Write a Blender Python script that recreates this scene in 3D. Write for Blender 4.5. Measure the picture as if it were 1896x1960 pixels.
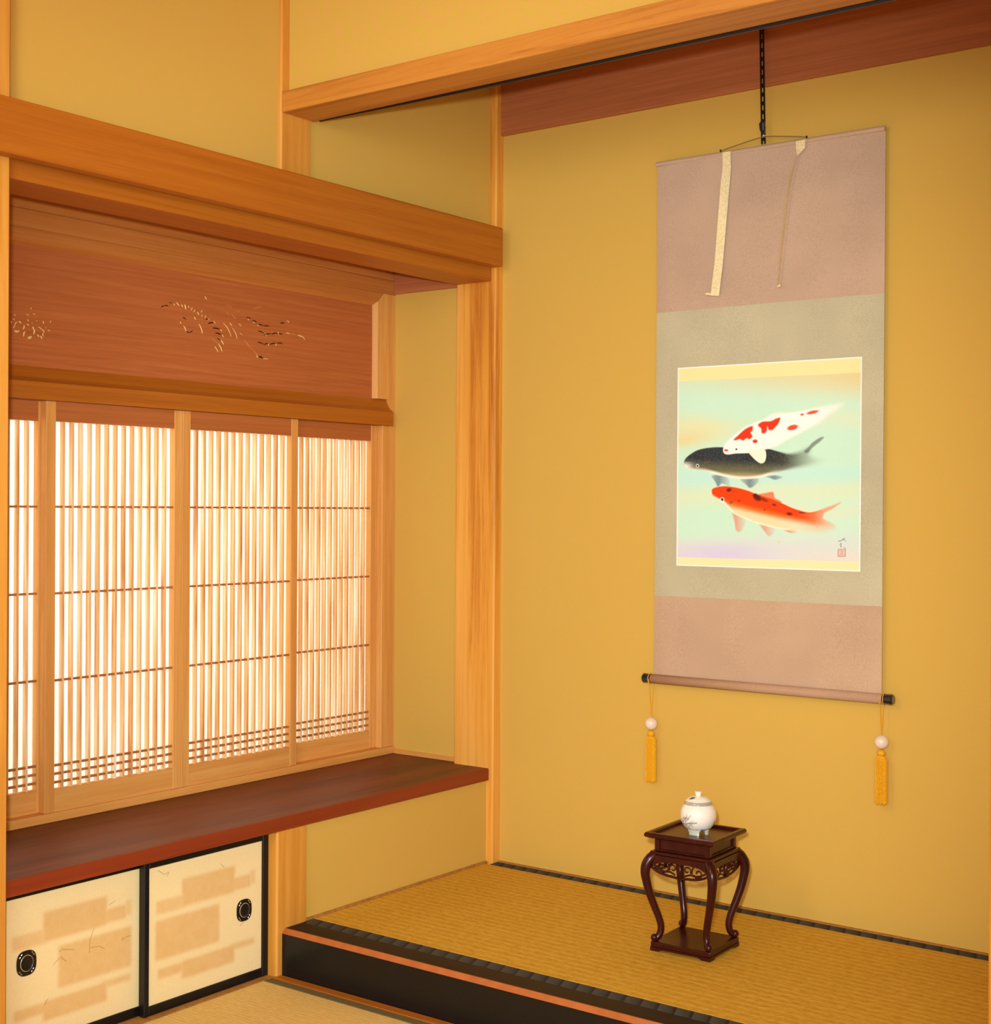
import bpy, bmesh, math, random
import numpy as np
from mathutils import Vector, Matrix

random.seed(7)
scene = bpy.context.scene
for _o in list(bpy.data.objects):
    bpy.data.objects.remove(_o)
COL = scene.collection

# ------------------------------------------------------------------ camera
F_PX = 2748.0
cam_d = bpy.data.cameras.new("camera")
cam_d.sensor_fit = 'HORIZONTAL'
cam_d.sensor_width = 36.0
cam_d.lens = F_PX * 36.0 / 1896.0
cam_d.clip_start = 0.05
cam = bpy.data.objects.new("camera", cam_d)
COL.objects.link(cam)
YAW, PITCH, ROLL = 0.64456, -0.00316, 0.00591
fw = Vector((-math.sin(YAW) * math.cos(PITCH), math.cos(YAW) * math.cos(PITCH), math.sin(PITCH)))
rt = Vector((math.cos(YAW), math.sin(YAW), 0))
up = rt.cross(fw)
r1 = rt * math.cos(ROLL) + up * math.sin(ROLL)
u1 = -rt * math.sin(ROLL) + up * math.cos(ROLL)
CAM = Vector((2.51695, -3.347, 1.12))
cam.matrix_world = Matrix(((r1.x, u1.x, -fw.x, CAM.x), (r1.y, u1.y, -fw.y, CAM.y), (r1.z, u1.z, -fw.z, CAM.z), (0, 0, 0, 1)))
scene.camera = cam

# ------------------------------------------------------------------ view, world, lights
vs = scene.view_settings
vs.view_transform = 'Standard'
vs.look = 'None'
vs.gamma = 1.0
vs.use_curve_mapping = False
vs.exposure = 0.0

world = bpy.data.worlds.new("room_ambience")
scene.world = world
world.use_nodes = True
wn = world.node_tree.nodes
wn["Background"].inputs[0].default_value = (1.0, 0.98, 0.94, 1)
wn["Background"].inputs[1].default_value = 0.42


def add_light(name, kind, loc, power, color, target=None, size=None, size_y=None, radius=None):
    d = bpy.data.lights.new(name, kind)
    d.energy = power
    d.color = color
    if kind == 'AREA':
        d.shape = 'RECTANGLE'
        d.size = size
        d.size_y = size_y or size
    if radius is not None:
        d.shadow_soft_size = radius
    o = bpy.data.objects.new(name, d)
    COL.objects.link(o)
    o.location = loc
    if target is not None:
        o.rotation_euler = (Vector(target) - Vector(loc)).to_track_quat('-Z', 'Y').to_euler()
    return o


# daylight outside the paper window, the room's pendant lamp, an added unseen fill behind the camera, the camera's flash
add_light("daylight_outside_window", 'AREA', (-1.35, -0.95, 1.35), 62, (1.0, 0.97, 0.92), (-0.40, -0.85, 0.95), 1.9, 1.6)
add_light("room_pendant_lamp", 'POINT', (0.75, -2.9, 1.95), 34, (1.0, 0.95, 0.86), radius=0.22)
add_light("added_rear_fill", 'AREA', (3.3, -4.9, 1.5), 60, (1.0, 0.99, 0.96), (0.7, 0.0, 1.1), 2.4, 1.8)
fl = add_light("camera_flash", 'SPOT', (2.46, -3.36, 1.22), 322, (0.965, 0.99, 1.0), (0.25, -0.45, 0.90), radius=0.03)
fl.data.spot_size = math.radians(66)
fl.data.spot_blend = 1.0


# ------------------------------------------------------------------ materials
def lin(c):
    out = []
    for v in c[:3]:
        v = v / 255.0
        out.append(v / 12.92 if v <= 0.04045 else ((v + 0.055) / 1.055) ** 2.4)
    return tuple(out) + (1.0,)


def new_mat(name):
    m = bpy.data.materials.new(name)
    m.use_nodes = True
    nt = m.node_tree
    return m, nt, nt.nodes["Principled BSDF"]


def N(nt, t, **kw):
    n = nt.nodes.new(t)
    for k, v in kw.items():
        setattr(n, k, v)
    return n


def ramp(nt, stops):
    r = N(nt, 'ShaderNodeValToRGB')
    e = r.color_ramp.elements
    while len(e) < len(stops):
        e.new(0.5)
    for el, (p, c) in zip(e, stops):
        el.position = p
        el.color = c
    return r


def coords(nt, scale, rand=True):
    tc = N(nt, 'ShaderNodeTexCoord')
    mp = N(nt, 'ShaderNodeMapping')
    mp.inputs['Scale'].default_value = scale
    nt.links.new(tc.outputs['Object'], mp.inputs['Vector'])
    if rand:
        oi = N(nt, 'ShaderNodeObjectInfo')
        mu = N(nt, 'ShaderNodeMath', operation='MULTIPLY')
        mu.inputs[1].default_value = 37.0
        nt.links.new(oi.outputs['Random'], mu.inputs[0])
        cb = N(nt, 'ShaderNodeCombineXYZ')
        for i in range(3):
            nt.links.new(mu.outputs[0], cb.inputs[i])
        nt.links.new(cb.outputs[0], mp.inputs['Location'])
    return mp.outputs['Vector']


def bump(nt, bsdf, height, strength, dist=0.001):
    b = N(nt, 'ShaderNodeBump')
    b.inputs['Strength'].default_value = strength
    b.inputs['Distance'].default_value = dist
    nt.links.new(height, b.inputs['Height'])
    nt.links.new(b.outputs[0], bsdf.inputs['Normal'])


def wood(name, dark, mid, light, axis, rough=0.5, grain=34.0, along=1.3, spec=0.35, coat=0.0, dist=0.5, ring=False):
    m, nt, b = new_mat(name)
    s = [grain] * 3
    s['XYZ'.index(axis)] = along
    v = coords(nt, s)
    n1 = N(nt, 'ShaderNodeTexNoise')
    n1.inputs['Scale'].default_value = 1.0
    n1.inputs['Detail'].default_value = 6
    n1.inputs['Roughness'].default_value = 0.74
    n1.inputs['Distortion'].default_value = dist
    nt.links.new(v, n1.inputs['Vector'])
    src = n1.outputs['Fac']
    if ring:
        s2 = [5.0] * 3
        s2['XYZ'.index(axis)] = 0.35
        v2 = coords(nt, s2)
        n2 = N(nt, 'ShaderNodeTexNoise')
        n2.inputs['Scale'].default_value = 1.0
        n2.inputs['Detail'].default_value = 1.5
        nt.links.new(v2, n2.inputs['Vector'])
        mu = N(nt, 'ShaderNodeMath', operation='MULTIPLY')
        mu.inputs[1].default_value = 26.0
        nt.links.new(n2.outputs['Fac'], mu.inputs[0])
        sn = N(nt, 'ShaderNodeMath', operation='SINE')
        nt.links.new(mu.outputs[0], sn.inputs[0])
        m2 = N(nt, 'ShaderNodeMath', operation='MULTIPLY_ADD')
        m2.inputs[1].default_value = 0.11
        nt.links.new(sn.outputs[0], m2.inputs[0])
        nt.links.new(n1.outputs['Fac'], m2.inputs[2])
        src = m2.outputs[0]
    r = ramp(nt, [(0.28, lin(dark)), (0.5, lin(mid)), (0.72, lin(light))])
    nt.links.new(src, r.inputs['Fac'])
    nt.links.new(r.outputs['Color'], b.inputs['Base Color'])
    b.inputs['Roughness'].default_value = rough
    b.inputs['Specular IOR Level'].default_value = spec
    b.inputs['Coat Weight'].default_value = coat
    b.inputs['Coat Roughness'].default_value = 0.12
    bump(nt, b, src, 0.12, 0.0006)
    return m


def plain(name, c, rough=0.5, spec=0.4, coat=0.0, metal=0.0, var=0.0, vscale=60, bmp=0.0):
    m, nt, b = new_mat(name)
    b.inputs['Base Color'].default_value = lin(c)
    b.inputs['Roughness'].default_value = rough
    b.inputs['Specular IOR Level'].default_value = spec
    b.inputs['Coat Weight'].default_value = coat
    b.inputs['Coat Roughness'].default_value = 0.08
    b.inputs['Metallic'].default_value = metal
    if var or bmp:
        v = coords(nt, (vscale,) * 3)
        n = N(nt, 'ShaderNodeTexNoise')
        n.inputs['Scale'].default_value = 1.0
        n.inputs['Detail'].default_value = 4
        nt.links.new(v, n.inputs['Vector'])
        lo = tuple(max(0, x * (1 - var)) for x in c)
        hi = tuple(min(255, x * (1 + var)) for x in c)
        r = ramp(nt, [(0.3, lin(lo)), (0.7, lin(hi))])
        nt.links.new(n.outputs['Fac'], r.inputs['Fac'])
        nt.links.new(r.outputs['Color'], b.inputs['Base Color'])
        if bmp:
            bump(nt, b, n.outputs['Fac'], bmp)
    return m


def plaster(name, a, bcol, ccol):
    m, nt, b = new_mat(name)
    v = coords(nt, (1, 1, 1), False)
    n = N(nt, 'ShaderNodeTexNoise')
    n.inputs['Scale'].default_value = 150
    n.inputs['Detail'].default_value = 5
    n.inputs['Roughness'].default_value = 0.7
    nt.links.new(v, n.inputs['Vector'])
    r = ramp(nt, [(0.34, lin(a)), (0.5, lin(bcol)), (0.66, lin(ccol))])
    nt.links.new(n.outputs['Fac'], r.inputs['Fac'])
    nt.links.new(r.outputs['Color'], b.inputs['Base Color'])
    b.inputs['Roughness'].default_value = 0.95
    b.inputs['Specular IOR Level'].default_value = 0.1
    n2 = N(nt, 'ShaderNodeTexNoise')
    n2.inputs['Scale'].default_value = 420
    n2.inputs['Detail'].default_value = 3
    nt.links.new(v, n2.inputs['Vector'])
    bump(nt, b, n2.outputs['Fac'], 0.25, 0.0008)
    return m


def tatami(name, dark, mid, light, period):
    m, nt, b = new_mat(name)
    v = coords(nt, (1, 1, 1), False)
    w = N(nt, 'ShaderNodeTexWave', wave_type='BANDS', bands_direction='Y')
    w.inputs['Scale'].default_value = 0.3142 / period
    w.inputs['Distortion'].default_value = 0.6
    w.inputs['Detail'].default_value = 2
    w.inputs['Detail Scale'].default_value = 3
    nt.links.new(v, w.inputs['Vector'])
    v2 = coords(nt, (60, 420, 60), False)
    n = N(nt, 'ShaderNodeTexNoise')
    n.inputs['Scale'].default_value = 1.0
    n.inputs['Detail'].default_value = 5
    n.inputs['Roughness'].default_value = 0.7
    nt.links.new(v2, n.inputs['Vector'])
    ma = N(nt, 'ShaderNodeMath', operation='MULTIPLY_ADD')
    ma.inputs[1].default_value = 0.035
    nt.links.new(w.outputs['Fac'], ma.inputs[0])
    nt.links.new(n.outputs['Fac'], ma.inputs[2])
    pw = N(nt, 'ShaderNodeMath', operation='POWER')
    pw.inputs[1].default_value = 14.0
    nt.links.new(w.outputs['Fac'], pw.inputs[0])
    ml = N(nt, 'ShaderNodeMath', operation='MULTIPLY_ADD')
    ml.inputs[1].default_value = 0.12
    nt.links.new(pw.outputs[0], ml.inputs[0])
    nt.links.new(ma.outputs[0], ml.inputs[2])
    r = ramp(nt, [(0.36, lin(dark)), (0.56, lin(mid)), (0.80, lin(light))])
    nt.links.new(ml.outputs[0], r.inputs['Fac'])
    nt.links.new(r.outputs['Color'], b.inputs['Base Color'])
    b.inputs['Roughness'].default_value = 0.6
    b.inputs['Specular IOR Level'].default_value = 0.25
    bump(nt, b, ma.outputs[0], 0.35, 0.001)
    return m


def border_cloth(name, dark, mid, light, period):
    """woven edging: raised blocks along X parted by dark gaps"""
    m, nt, b = new_mat(name)
    v = coords(nt, (1, 1, 1), False)
    sx = N(nt, 'ShaderNodeSeparateXYZ')
    nt.links.new(v, sx.inputs[0])
    ya = N(nt, 'ShaderNodeMath', operation='MULTIPLY_ADD')
    ya.inputs[1].default_value = 0.35
    nt.links.new(sx.outputs['Y'], ya.inputs[0])
    nt.links.new(sx.outputs['X'], ya.inputs[2])
    mu = N(nt, 'ShaderNodeMath', operation='MULTIPLY')
    mu.inputs[1].default_value = 1.0 / period
    nt.links.new(ya.outputs[0], mu.inputs[0])
    fr = N(nt, 'ShaderNodeMath', operation='FRACT')
    nt.links.new(mu.outputs[0], fr.inputs[0])
    r = ramp(nt, [(0.0, lin(dark)), (0.10, lin(dark)), (0.16, lin(light)), (0.9, lin(mid)), (1.0, lin(dark))])
    nt.links.new(fr.outputs[0], r.inputs['Fac'])
    n = N(nt, 'ShaderNodeTexNoise')
    n.inputs['Scale'].default_value = 300
    nt.links.new(v, n.inputs['Vector'])
    mx = N(nt, 'ShaderNodeMix', data_type='RGBA', blend_type='MULTIPLY')
    mx.inputs['Factor'].default_value = 0.6
    nt.links.new(r.outputs['Color'], mx.inputs[6])
    nt.links.new(n.outputs['Fac'], mx.inputs[7])
    nt.links.new(mx.outputs[2], b.inputs['Base Color'])
    b.inputs['Roughness'].default_value = 0.8
    bump(nt, b, r.outputs['Color'], 0.4, 0.002)
    return m


def fabric(name, c, scale=500, var=0.06):
    m, nt, b = new_mat(name)
    v = coords(nt, (1, 1, 1), False)
    n = N(nt, 'ShaderNodeTexNoise')
    n.inputs['Scale'].default_value = scale
    n.inputs['Detail'].default_value = 3
    nt.links.new(v, n.inputs['Vector'])
    n3 = N(nt, 'ShaderNodeTexNoise')
    n3.inputs['Scale'].default_value = 5
    n3.inputs['Detail'].default_value = 2
    nt.links.new(v, n3.inputs['Vector'])
    ad = N(nt, 'ShaderNodeMath', operation='MULTIPLY_ADD')
    ad.inputs[1].default_value = 0.6
    nt.links.new(n3.outputs['Fac'], ad.inputs[0])
    nt.links.new(n.outputs['Fac'], ad.inputs[2])
    lo = tuple(x * (1 - var) for x in c)
    hi = tuple(min(255, x * (1 + var)) for x in c)
    r = ramp(nt, [(0.6, lin(lo)), (1.0, lin(hi))])
    nt.links.new(ad.outputs[0], r.inputs['Fac'])
    nt.links.new(r.outputs['Color'], b.inputs['Base Color'])
    b.inputs['Roughness'].default_value = 0.75
    b.inputs['Specular IOR Level'].default_value = 0.2
    bump(nt, b, n.outputs['Fac'], 0.15, 0.0004)
    return m


def vcol_mat(name, rough=0.8, spec=0.15, coat=0.0):
    m, nt, b = new_mat(name)
    a = N(nt, 'ShaderNodeVertexColor', layer_name='paint')
    nt.links.new(a.outputs['Color'], b.inputs['Base Color'])
    b.inputs['Roughness'].default_value = rough
    b.inputs['Specular IOR Level'].default_value = spec
    b.inputs['Coat Weight'].default_value = coat
    b.inputs['Coat Roughness'].default_value = 0.06
    return m


def shoji_paper():
    m = bpy.data.materials.new("translucent_window_paper")
    m.use_nodes = True
    nt = m.node_tree
    nt.nodes.remove(nt.nodes["Principled BSDF"])
    out = nt.nodes["Material Output"]
    tr = N(nt, 'ShaderNodeBsdfTranslucent')
    tr.inputs[0].default_value = (0.92, 0.90, 0.84, 1)
    df = N(nt, 'ShaderNodeBsdfDiffuse')
    v = coords(nt, (90, 90, 90))
    n = N(nt, 'ShaderNodeTexNoise')
    n.inputs['Scale'].default_value = 1.0
    nt.links.new(v, n.inputs['Vector'])
    r = ramp(nt, [(0.3, (0.80, 0.78, 0.70, 1)), (0.7, (0.9, 0.88, 0.82, 1))])
    nt.links.new(n.outputs['Fac'], r.inputs['Fac'])
    nt.links.new(r.outputs['Color'], df.inputs[0])
    mx = N(nt, 'ShaderNodeMixShader')
    mx.inputs[0].default_value = 0.35
    nt.links.new(tr.outputs[0], mx.inputs[1])
    nt.links.new(df.outputs[0], mx.inputs[2])
    nt.links.new(mx.outputs[0], out.inputs['Surface'])
    return m


def kumiko_wood():
    """lattice wood with a few brown streaks; long creamy patches are painted glare"""
    m, nt, b = new_mat("glare_patched_lattice_wood")
    v = coords(nt, (60, 60, 3.2))
    n = N(nt, 'ShaderNodeTexNoise')
    n.inputs['Scale'].default_value = 1.0
    n.inputs['Detail'].default_value = 3
    nt.links.new(v, n.inputs['Vector'])
    r = ramp(nt, [(0.30, lin((198, 136, 76))), (0.42, lin((230, 176, 112))), (0.58, lin((242, 204, 150))), (0.72, lin((252, 236, 206)))])  # creamy end of the ramp paints glare onto the bars
    nt.links.new(n.outputs['Fac'], r.inputs['Fac'])
    nt.links.new(r.outputs['Color'], b.inputs['Base Color'])
    b.inputs['Roughness'].default_value = 0.6
    b.inputs['Specular IOR Level'].default_value = 0.25
    return m


M = {}
PLA = ((216, 166, 92), (212, 174, 82), (204, 178, 70))
M['plaster'] = plaster('ochre_plaster', *PLA)
for ax in 'XYZ':
    M['hinoki' + ax] = wood('honey_cypress_wood_' + ax, (196, 128, 44), (213, 148, 56), (225, 166, 76), ax)
    M['beam' + ax] = wood('amber_beam_wood_' + ax, (162, 88, 18), (176, 102, 25), (188, 114, 34), ax, grain=60, rough=0.45)
    M['pale' + ax] = wood('pale_window_wood_' + ax, (206, 140, 66), (220, 158, 80), (232, 178, 102), ax, rough=0.55)
M['postgrain'] = wood('grained_corner_post_wood', (190, 112, 32), (228, 162, 62), (238, 178, 86), 'Z', grain=46, ring=True)
M['redboardX'] = wood('red_brown_cedar_board', (158, 92, 54), (178, 106, 62), (192, 120, 74), 'X', grain=50)
M['redboardY'] = wood('red_brown_carved_cedar', (164, 90, 44), (182, 102, 52), (194, 116, 62), 'Y', grain=110, along=2.5)
M['otoshi'] = wood('orange_beam_log_wood', (160, 92, 36), (196, 130, 50), (206, 144, 64), 'X', grain=24, along=0.9, dist=1.2)
M['shelf'] = wood('polished_red_brown_shelf', (80, 34, 16), (106, 48, 24), (120, 60, 34), 'Y', grain=30, along=2.2, rough=0.46, spec=0.25, coat=0.0, dist=1.6, ring=True)
M['shelfedge'] = wood('red_brown_shelf_edge', (122, 46, 20), (136, 54, 24), (146, 64, 32), 'Y', grain=60, rough=0.4)
M['blacklac'] = plain('black_lacquer', (15, 14, 15), 0.4, 0.35, 0.05, var=0.25, vscale=200)
M['browntop'] = wood('dark_brown_lacquered_top', (34, 24, 16), (44, 31, 20), (54, 40, 26), 'X', rough=0.55, spec=0.15)
M['chamfer'] = plain('orange_bevel', (176, 100, 48), 0.5, 0.25, 0.0, var=0.05, vscale=30)  # even orange tone along the step's front bevel
M['tatami_toko'] = tatami('aged_golden_tatami', (182, 134, 34), (212, 166, 50), (232, 194, 92), 0.026)
M['tatami_room'] = tatami('pale_gold_tatami', (210, 172, 92), (228, 194, 112), (240, 210, 138), 0.012)
M['heri'] = border_cloth('dark_patterned_border', (14, 15, 16), (54, 54, 48), (82, 82, 72), 0.040)
M['heri_room'] = plain('olive_border_cloth', (112, 98, 58), 0.85, 0.15, var=0.12, vscale=400)
M['paper'] = shoji_paper()
M['kumiko'] = kumiko_wood()
M['crossbar'] = wood('brown_lattice_crossbar', (150, 92, 46), (170, 108, 58), (186, 124, 70), 'Y')
M['linteltan'] = wood('tan_lintel_wood', (176, 104, 44), (192, 120, 54), (204, 134, 66), 'Y', grain=70)
M['dull'] = plain('dull_brown_strip', (168, 118, 54), 0.7, 0.2, var=0.1, vscale=80)
M['shadedrail'] = wood('shaded_window_rail', (164, 92, 44), (180, 106, 52), (192, 118, 62), 'Y', grain=60)  # top rail wood darkened for the shade below the head rail
M['carve_p'] = plain('lit_cut_carving', (238, 204, 130), 0.6, 0.3, var=0.06)  # pale tone stands in for light seen through pierced cuts
M['carve_d'] = plain('shaded_cut_carving', (54, 24, 14), 0.7, 0.2)  # dark tone stands in for the shaded sides of the cuts
M['carve_o'] = plain('orange_carving', (216, 142, 66), 0.6, 0.3, var=0.06)
M['mauve'] = fabric('mauve_scroll_silk', (192, 165, 140))
M['sage'] = fabric('grey_green_scroll_silk', (190, 184, 152))
M['rose'] = fabric('rose_tan_scroll_silk', (194, 164, 134))
M['ribbon'] = fabric('cream_brocade_ribbon', (240, 222, 172), 240, 0.07)
M['rollcloth'] = fabric('roller_cloth', (186, 150, 118))
M['cap'] = plain('blue_black_glazed_cap', (24, 34, 44), 0.15, 0.6, 0.8)
M['goldthread'] = plain('gold_thread', (224, 160, 40), 0.5, 0.3)
M['tassel'] = plain('golden_tassel_silk', (228, 168, 24), 0.5, 0.3, var=0.07, vscale=300)
M['bead'] = plain('ivory_ceramic_bead', (236, 220, 200), 0.15, 0.5, 0.8)
M['iron'] = plain('black_bamboo_strip', (20, 18, 18), 0.4, 0.4)
M['cord'] = plain('grey_twisted_cord', (140, 112, 74), 0.8, 0.2)
M['green'] = plain('pale_green_thread', (170, 210, 150), 0.7)
M['rosewood'] = wood('dark_rosewood', (42, 11, 10), (56, 14, 12), (72, 21, 16), 'Z', rough=0.28, spec=0.28, coat=0.10)
M['rosepanel'] = wood('brown_rosewood_tray', (76, 36, 16), (92, 46, 21), (106, 56, 27), 'X', rough=0.35, coat=0.1)
M['paint'] = vcol_mat('painted_paper')
M['fusuma'] = vcol_mat('patterned_door_paper')
M['porcelain'] = vcol_mat('painted_porcelain', 0.12, 0.5, 0.9)
M['celadon'] = plain('celadon_glaze', (196, 206, 182), 0.15, 0.5, 0.7)
M['bronze'] = plain('black_bronze', (30, 27, 24), 0.35, 0.5, metal=0.3)
M['silver'] = plain('silver_inlay', (216, 206, 180), 0.3, 0.5, metal=0.6)
M['ceilboard'] = wood('pale_ceiling_board', (196, 140, 84), (210, 156, 98), (222, 172, 114), 'Y')

# ------------------------------------------------------------------ building helpers
WORLD = {}


def box(bm, x0, x1, y0, y1, z0, z1, bev=0.0, seg=1):
    r = bmesh.ops.create_cube(bm, size=1.0)
    vv = r['verts']
    for v in vv:
        v.co = Vector(((x0 + x1) / 2 + v.co.x * (x1 - x0), (y0 + y1) / 2 + v.co.y * (y1 - y0), (z0 + z1) / 2 + v.co.z * (z1 - z0)))
    if bev:
        es = list({e for v in vv for e in v.link_edges})
        bmesh.ops.bevel(bm, geom=es, offset=bev, segments=seg, affect='EDGES', profile=0.5)
    return bm


def B(*a, **k):
    return box(bmesh.new(), *a, **k)


def prism(pts, axis, a, b, bm=None):
    """closed 2D outline extruded along axis; pts are the other two coordinates in xyz order"""
    bm = bm or bmesh.new()
    i = 'XYZ'.index(axis)

    def P(p, t):
        c = list(p)
        c.insert(i, t)
        return bm.verts.new(c)
    v0 = [P(p, a) for p in pts]
    v1 = [P(p, b) for p in pts]
    bm.faces.new(v0)
    bm.faces.new(v1[::-1])
    n = len(pts)
    for k in range(n):
        bm.faces.new((v0[k], v1[k], v1[(k + 1) % n], v0[(k + 1) % n]))
    bmesh.ops.recalc_face_normals(bm, faces=bm.faces)
    return bm


def lathe(profile, seg=32, center=(0, 0, 0), axis='Z', bm=None, caps=True):
    bm = bm or bmesh.new()
    rings = []
    for r, z in profile:
        ring = []
        for k in range(seg):
            a = 2 * math.pi * k / seg
            c = (r * math.cos(a), r * math.sin(a), z)
            if axis == 'X':
                c = (z, r * math.cos(a), r * math.sin(a))
            ring.append(bm.verts.new((c[0] + center[0], c[1] + center[1], c[2] + center[2])))
        rings.append(ring)
    for a, b in zip(rings, rings[1:]):
        for k in range(seg):
            bm.faces.new((a[k], a[(k + 1) % seg], b[(k + 1) % seg], b[k]))
    if caps:
        bm.faces.new(rings[0][::-1])
        bm.faces.new(rings[-1])
    bmesh.ops.recalc_face_normals(bm, faces=bm.faces)
    return bm


def tube(path, radii, seg=8, bm=None, flat=None, caps=True):
    """swept tube along path with a radius per point; flat=(a,b) scales the section"""
    bm = bm or bmesh.new()
    pts = [Vector(p) for p in path]
    if not isinstance(radii, (list, tuple)):
        radii = [radii] * len(pts)
    rings = []
    ref = Vector((0, 0, 1))
    t0 = (pts[1] - pts[0]).normalized()
    if abs(t0.dot(ref)) > 0.9:
        ref = Vector((1, 0, 0))
    nrm = (ref - t0 * ref.dot(t0)).normalized()
    for i, p in enumerate(pts):
        a = pts[max(0, i - 1)]
        b = pts[min(len(pts) - 1, i + 1)]
        t = (b - a).normalized()
        nrm = (nrm - t * nrm.dot(t)).normalized()
        bi = t.cross(nrm)
        fa, fb = flat or (1, 1)
        rings.append([bm.verts.new(p + nrm * (math.cos(2 * math.pi * k / seg) * radii[i] * fa) + bi * (math.sin(2 * math.pi * k / seg) * radii[i] * fb)) for k in range(seg)])
    for a, b in zip(rings, rings[1:]):
        for k in range(seg):
            bm.faces.new((a[k], a[(k + 1) % seg], b[(k + 1) % seg], b[k]))
    if caps:
        bm.faces.new(rings[0][::-1])
        bm.faces.new(rings[-1])
    bmesh.ops.recalc_face_normals(bm, faces=bm.faces)
    return bm


def smooth_path(pts, n=6):
    pts = [Vector(p) for p in pts]
    out = []
    for i in range(len(pts) - 1):
        p0 = pts[max(0, i - 1)]
        p1, p2 = pts[i], pts[i + 1]
        p3 = pts[min(len(pts) - 1, i + 2)]
        for k in range(n):
            t = k / n
            out.append(0.5 * ((2 * p1) + (p2 - p0) * t + (2 * p0 - 5 * p1 + 4 * p2 - p3) * t * t + (3 * p1 - p0 - 3 * p2 + p3) * t ** 3))
    out.append(pts[-1])
    return out


def finish(name, me, mat, parent, shade=False, mats=None):
    co = np.empty(len(me.vertices) * 3, dtype=np.float32)
    me.vertices.foreach_get('co', co)
    co = co.reshape(-1, 3)
    lo, hi = co.min(0), co.max(0)
    c = Vector(((lo[0] + hi[0]) / 2, (lo[1] + hi[1]) / 2, lo[2]))
    co -= np.array(c, dtype=np.float32)
    me.vertices.foreach_set('co', co.reshape(-1))
    me.update()
    for mm in (mats or [mat]):
        me.materials.append(M[mm] if isinstance(mm, str) else mm)
    if shade:
        for p in me.polygons:
            p.use_smooth = True
    o = bpy.data.objects.new(name, me)
    COL.objects.link(o)
    if parent is not None:
        o.parent = parent
        o.location = c - WORLD[parent.name]
    else:
        o.location = c
    WORLD[o.name] = c
    return o


def obj(name, bm, mat, parent=None, shade=False, mats=None):
    me = bpy.data.meshes.new(name)
    bm.to_mesh(me)
    bm.free()
    return finish(name, me, mat, parent, shade, mats)


def smooth_by_angle(o, ang=0.7):
    me = o.data
    for p in me.polygons:
        p.use_smooth = True
    bm = bmesh.new()
    bm.from_mesh(me)
    for e in bm.edges:
        e.smooth = not (len(e.link_faces) == 2 and e.calc_face_angle(0) > ang)
    bm.to_mesh(me)
    bm.free()
    return o


def copy_at(o, world_loc, parent):
    c = o.copy()
    COL.objects.link(c)
    c.parent = parent
    c.location = Vector(world_loc) - WORLD[parent.name]
    WORLD[c.name] = Vector(world_loc)
    return c


def thing(name, loc, label, cat, group=None):
    o = bpy.data.objects.new(name, None)
    o.empty_display_size = 0.05
    COL.objects.link(o)
    o.location = loc
    WORLD[o.name] = Vector(loc)
    return tag(o, label, cat, group)


def tag(o, label, cat, group=None):
    o['label'] = label
    o['category'] = cat
    if group:
        o['group'] = group
    return o


def struct(name, bm, mat, label=None, cat=None):
    o = obj(name, bm, mat)
    o['kind'] = 'structure'
    if label:
        o['label'] = label
        o['category'] = cat
    return o


def painted_grid(name, p00, du, dv, nu, nv, colors, mat, parent, bend=None):
    """grid surface: p00 the upper left corner, du / dv the full edges, colours (nv,nu,3) linear"""
    U, V = np.meshgrid(np.linspace(0, 1, nu), np.linspace(0, 1, nv))
    co = np.array(p00)[None, None, :] + U[..., None] * np.array(du) + V[..., None] * np.array(dv)
    if bend is not None:
        co = co + bend(U, V)
    idx = np.arange(nu * nv).reshape(nv, nu)
    f = np.stack([idx[:-1, :-1], idx[1:, :-1], idx[1:, 1:], idx[:-1, 1:]], -1).reshape(-1, 4)
    me = bpy.data.meshes.new(name)
    me.vertices.add(nu * nv)
    me.vertices.foreach_set('co', co.astype(np.float32).reshape(-1))
    me.loops.add(f.size)
    me.loops.foreach_set('vertex_index', f.reshape(-1).astype(np.int32))
    me.polygons.add(len(f))
    me.polygons.foreach_set('loop_start', np.arange(0, f.size, 4, dtype=np.int32))
    me.polygons.foreach_set('loop_total', np.full(len(f), 4, dtype=np.int32))
    me.update(calc_edges=True)
    set_paint(me, colors.reshape(-1, 3))
    return finish(name, me, mat, parent, True)


def set_paint(me, rgb):
    at = me.color_attributes.new('paint', 'FLOAT_COLOR', 'POINT')
    full = np.ones((len(rgb), 4), dtype=np.float32)
    full[:, :3] = rgb
    at.data.foreach_set('color', full.reshape(-1))


def nlin(c):
    return np.array(lin(c)[:3])


# ------------------------------------------------------------------ key dimensions (metres)
ZF = -0.021            # room mats
ZT = 0.0919            # alcove mat
PA, PB = 0.023, -0.035  # corner post edge
YFP, YFB, XFP = -0.8835, -0.7805, 0.010   # front post
XR = 1.7215            # right end of the alcove
ZS, ZSB, XS = 0.3644, 0.3302, 0.0091      # shelf
YL = -1.641            # left post edge
ZTOP = 2.56

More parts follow.
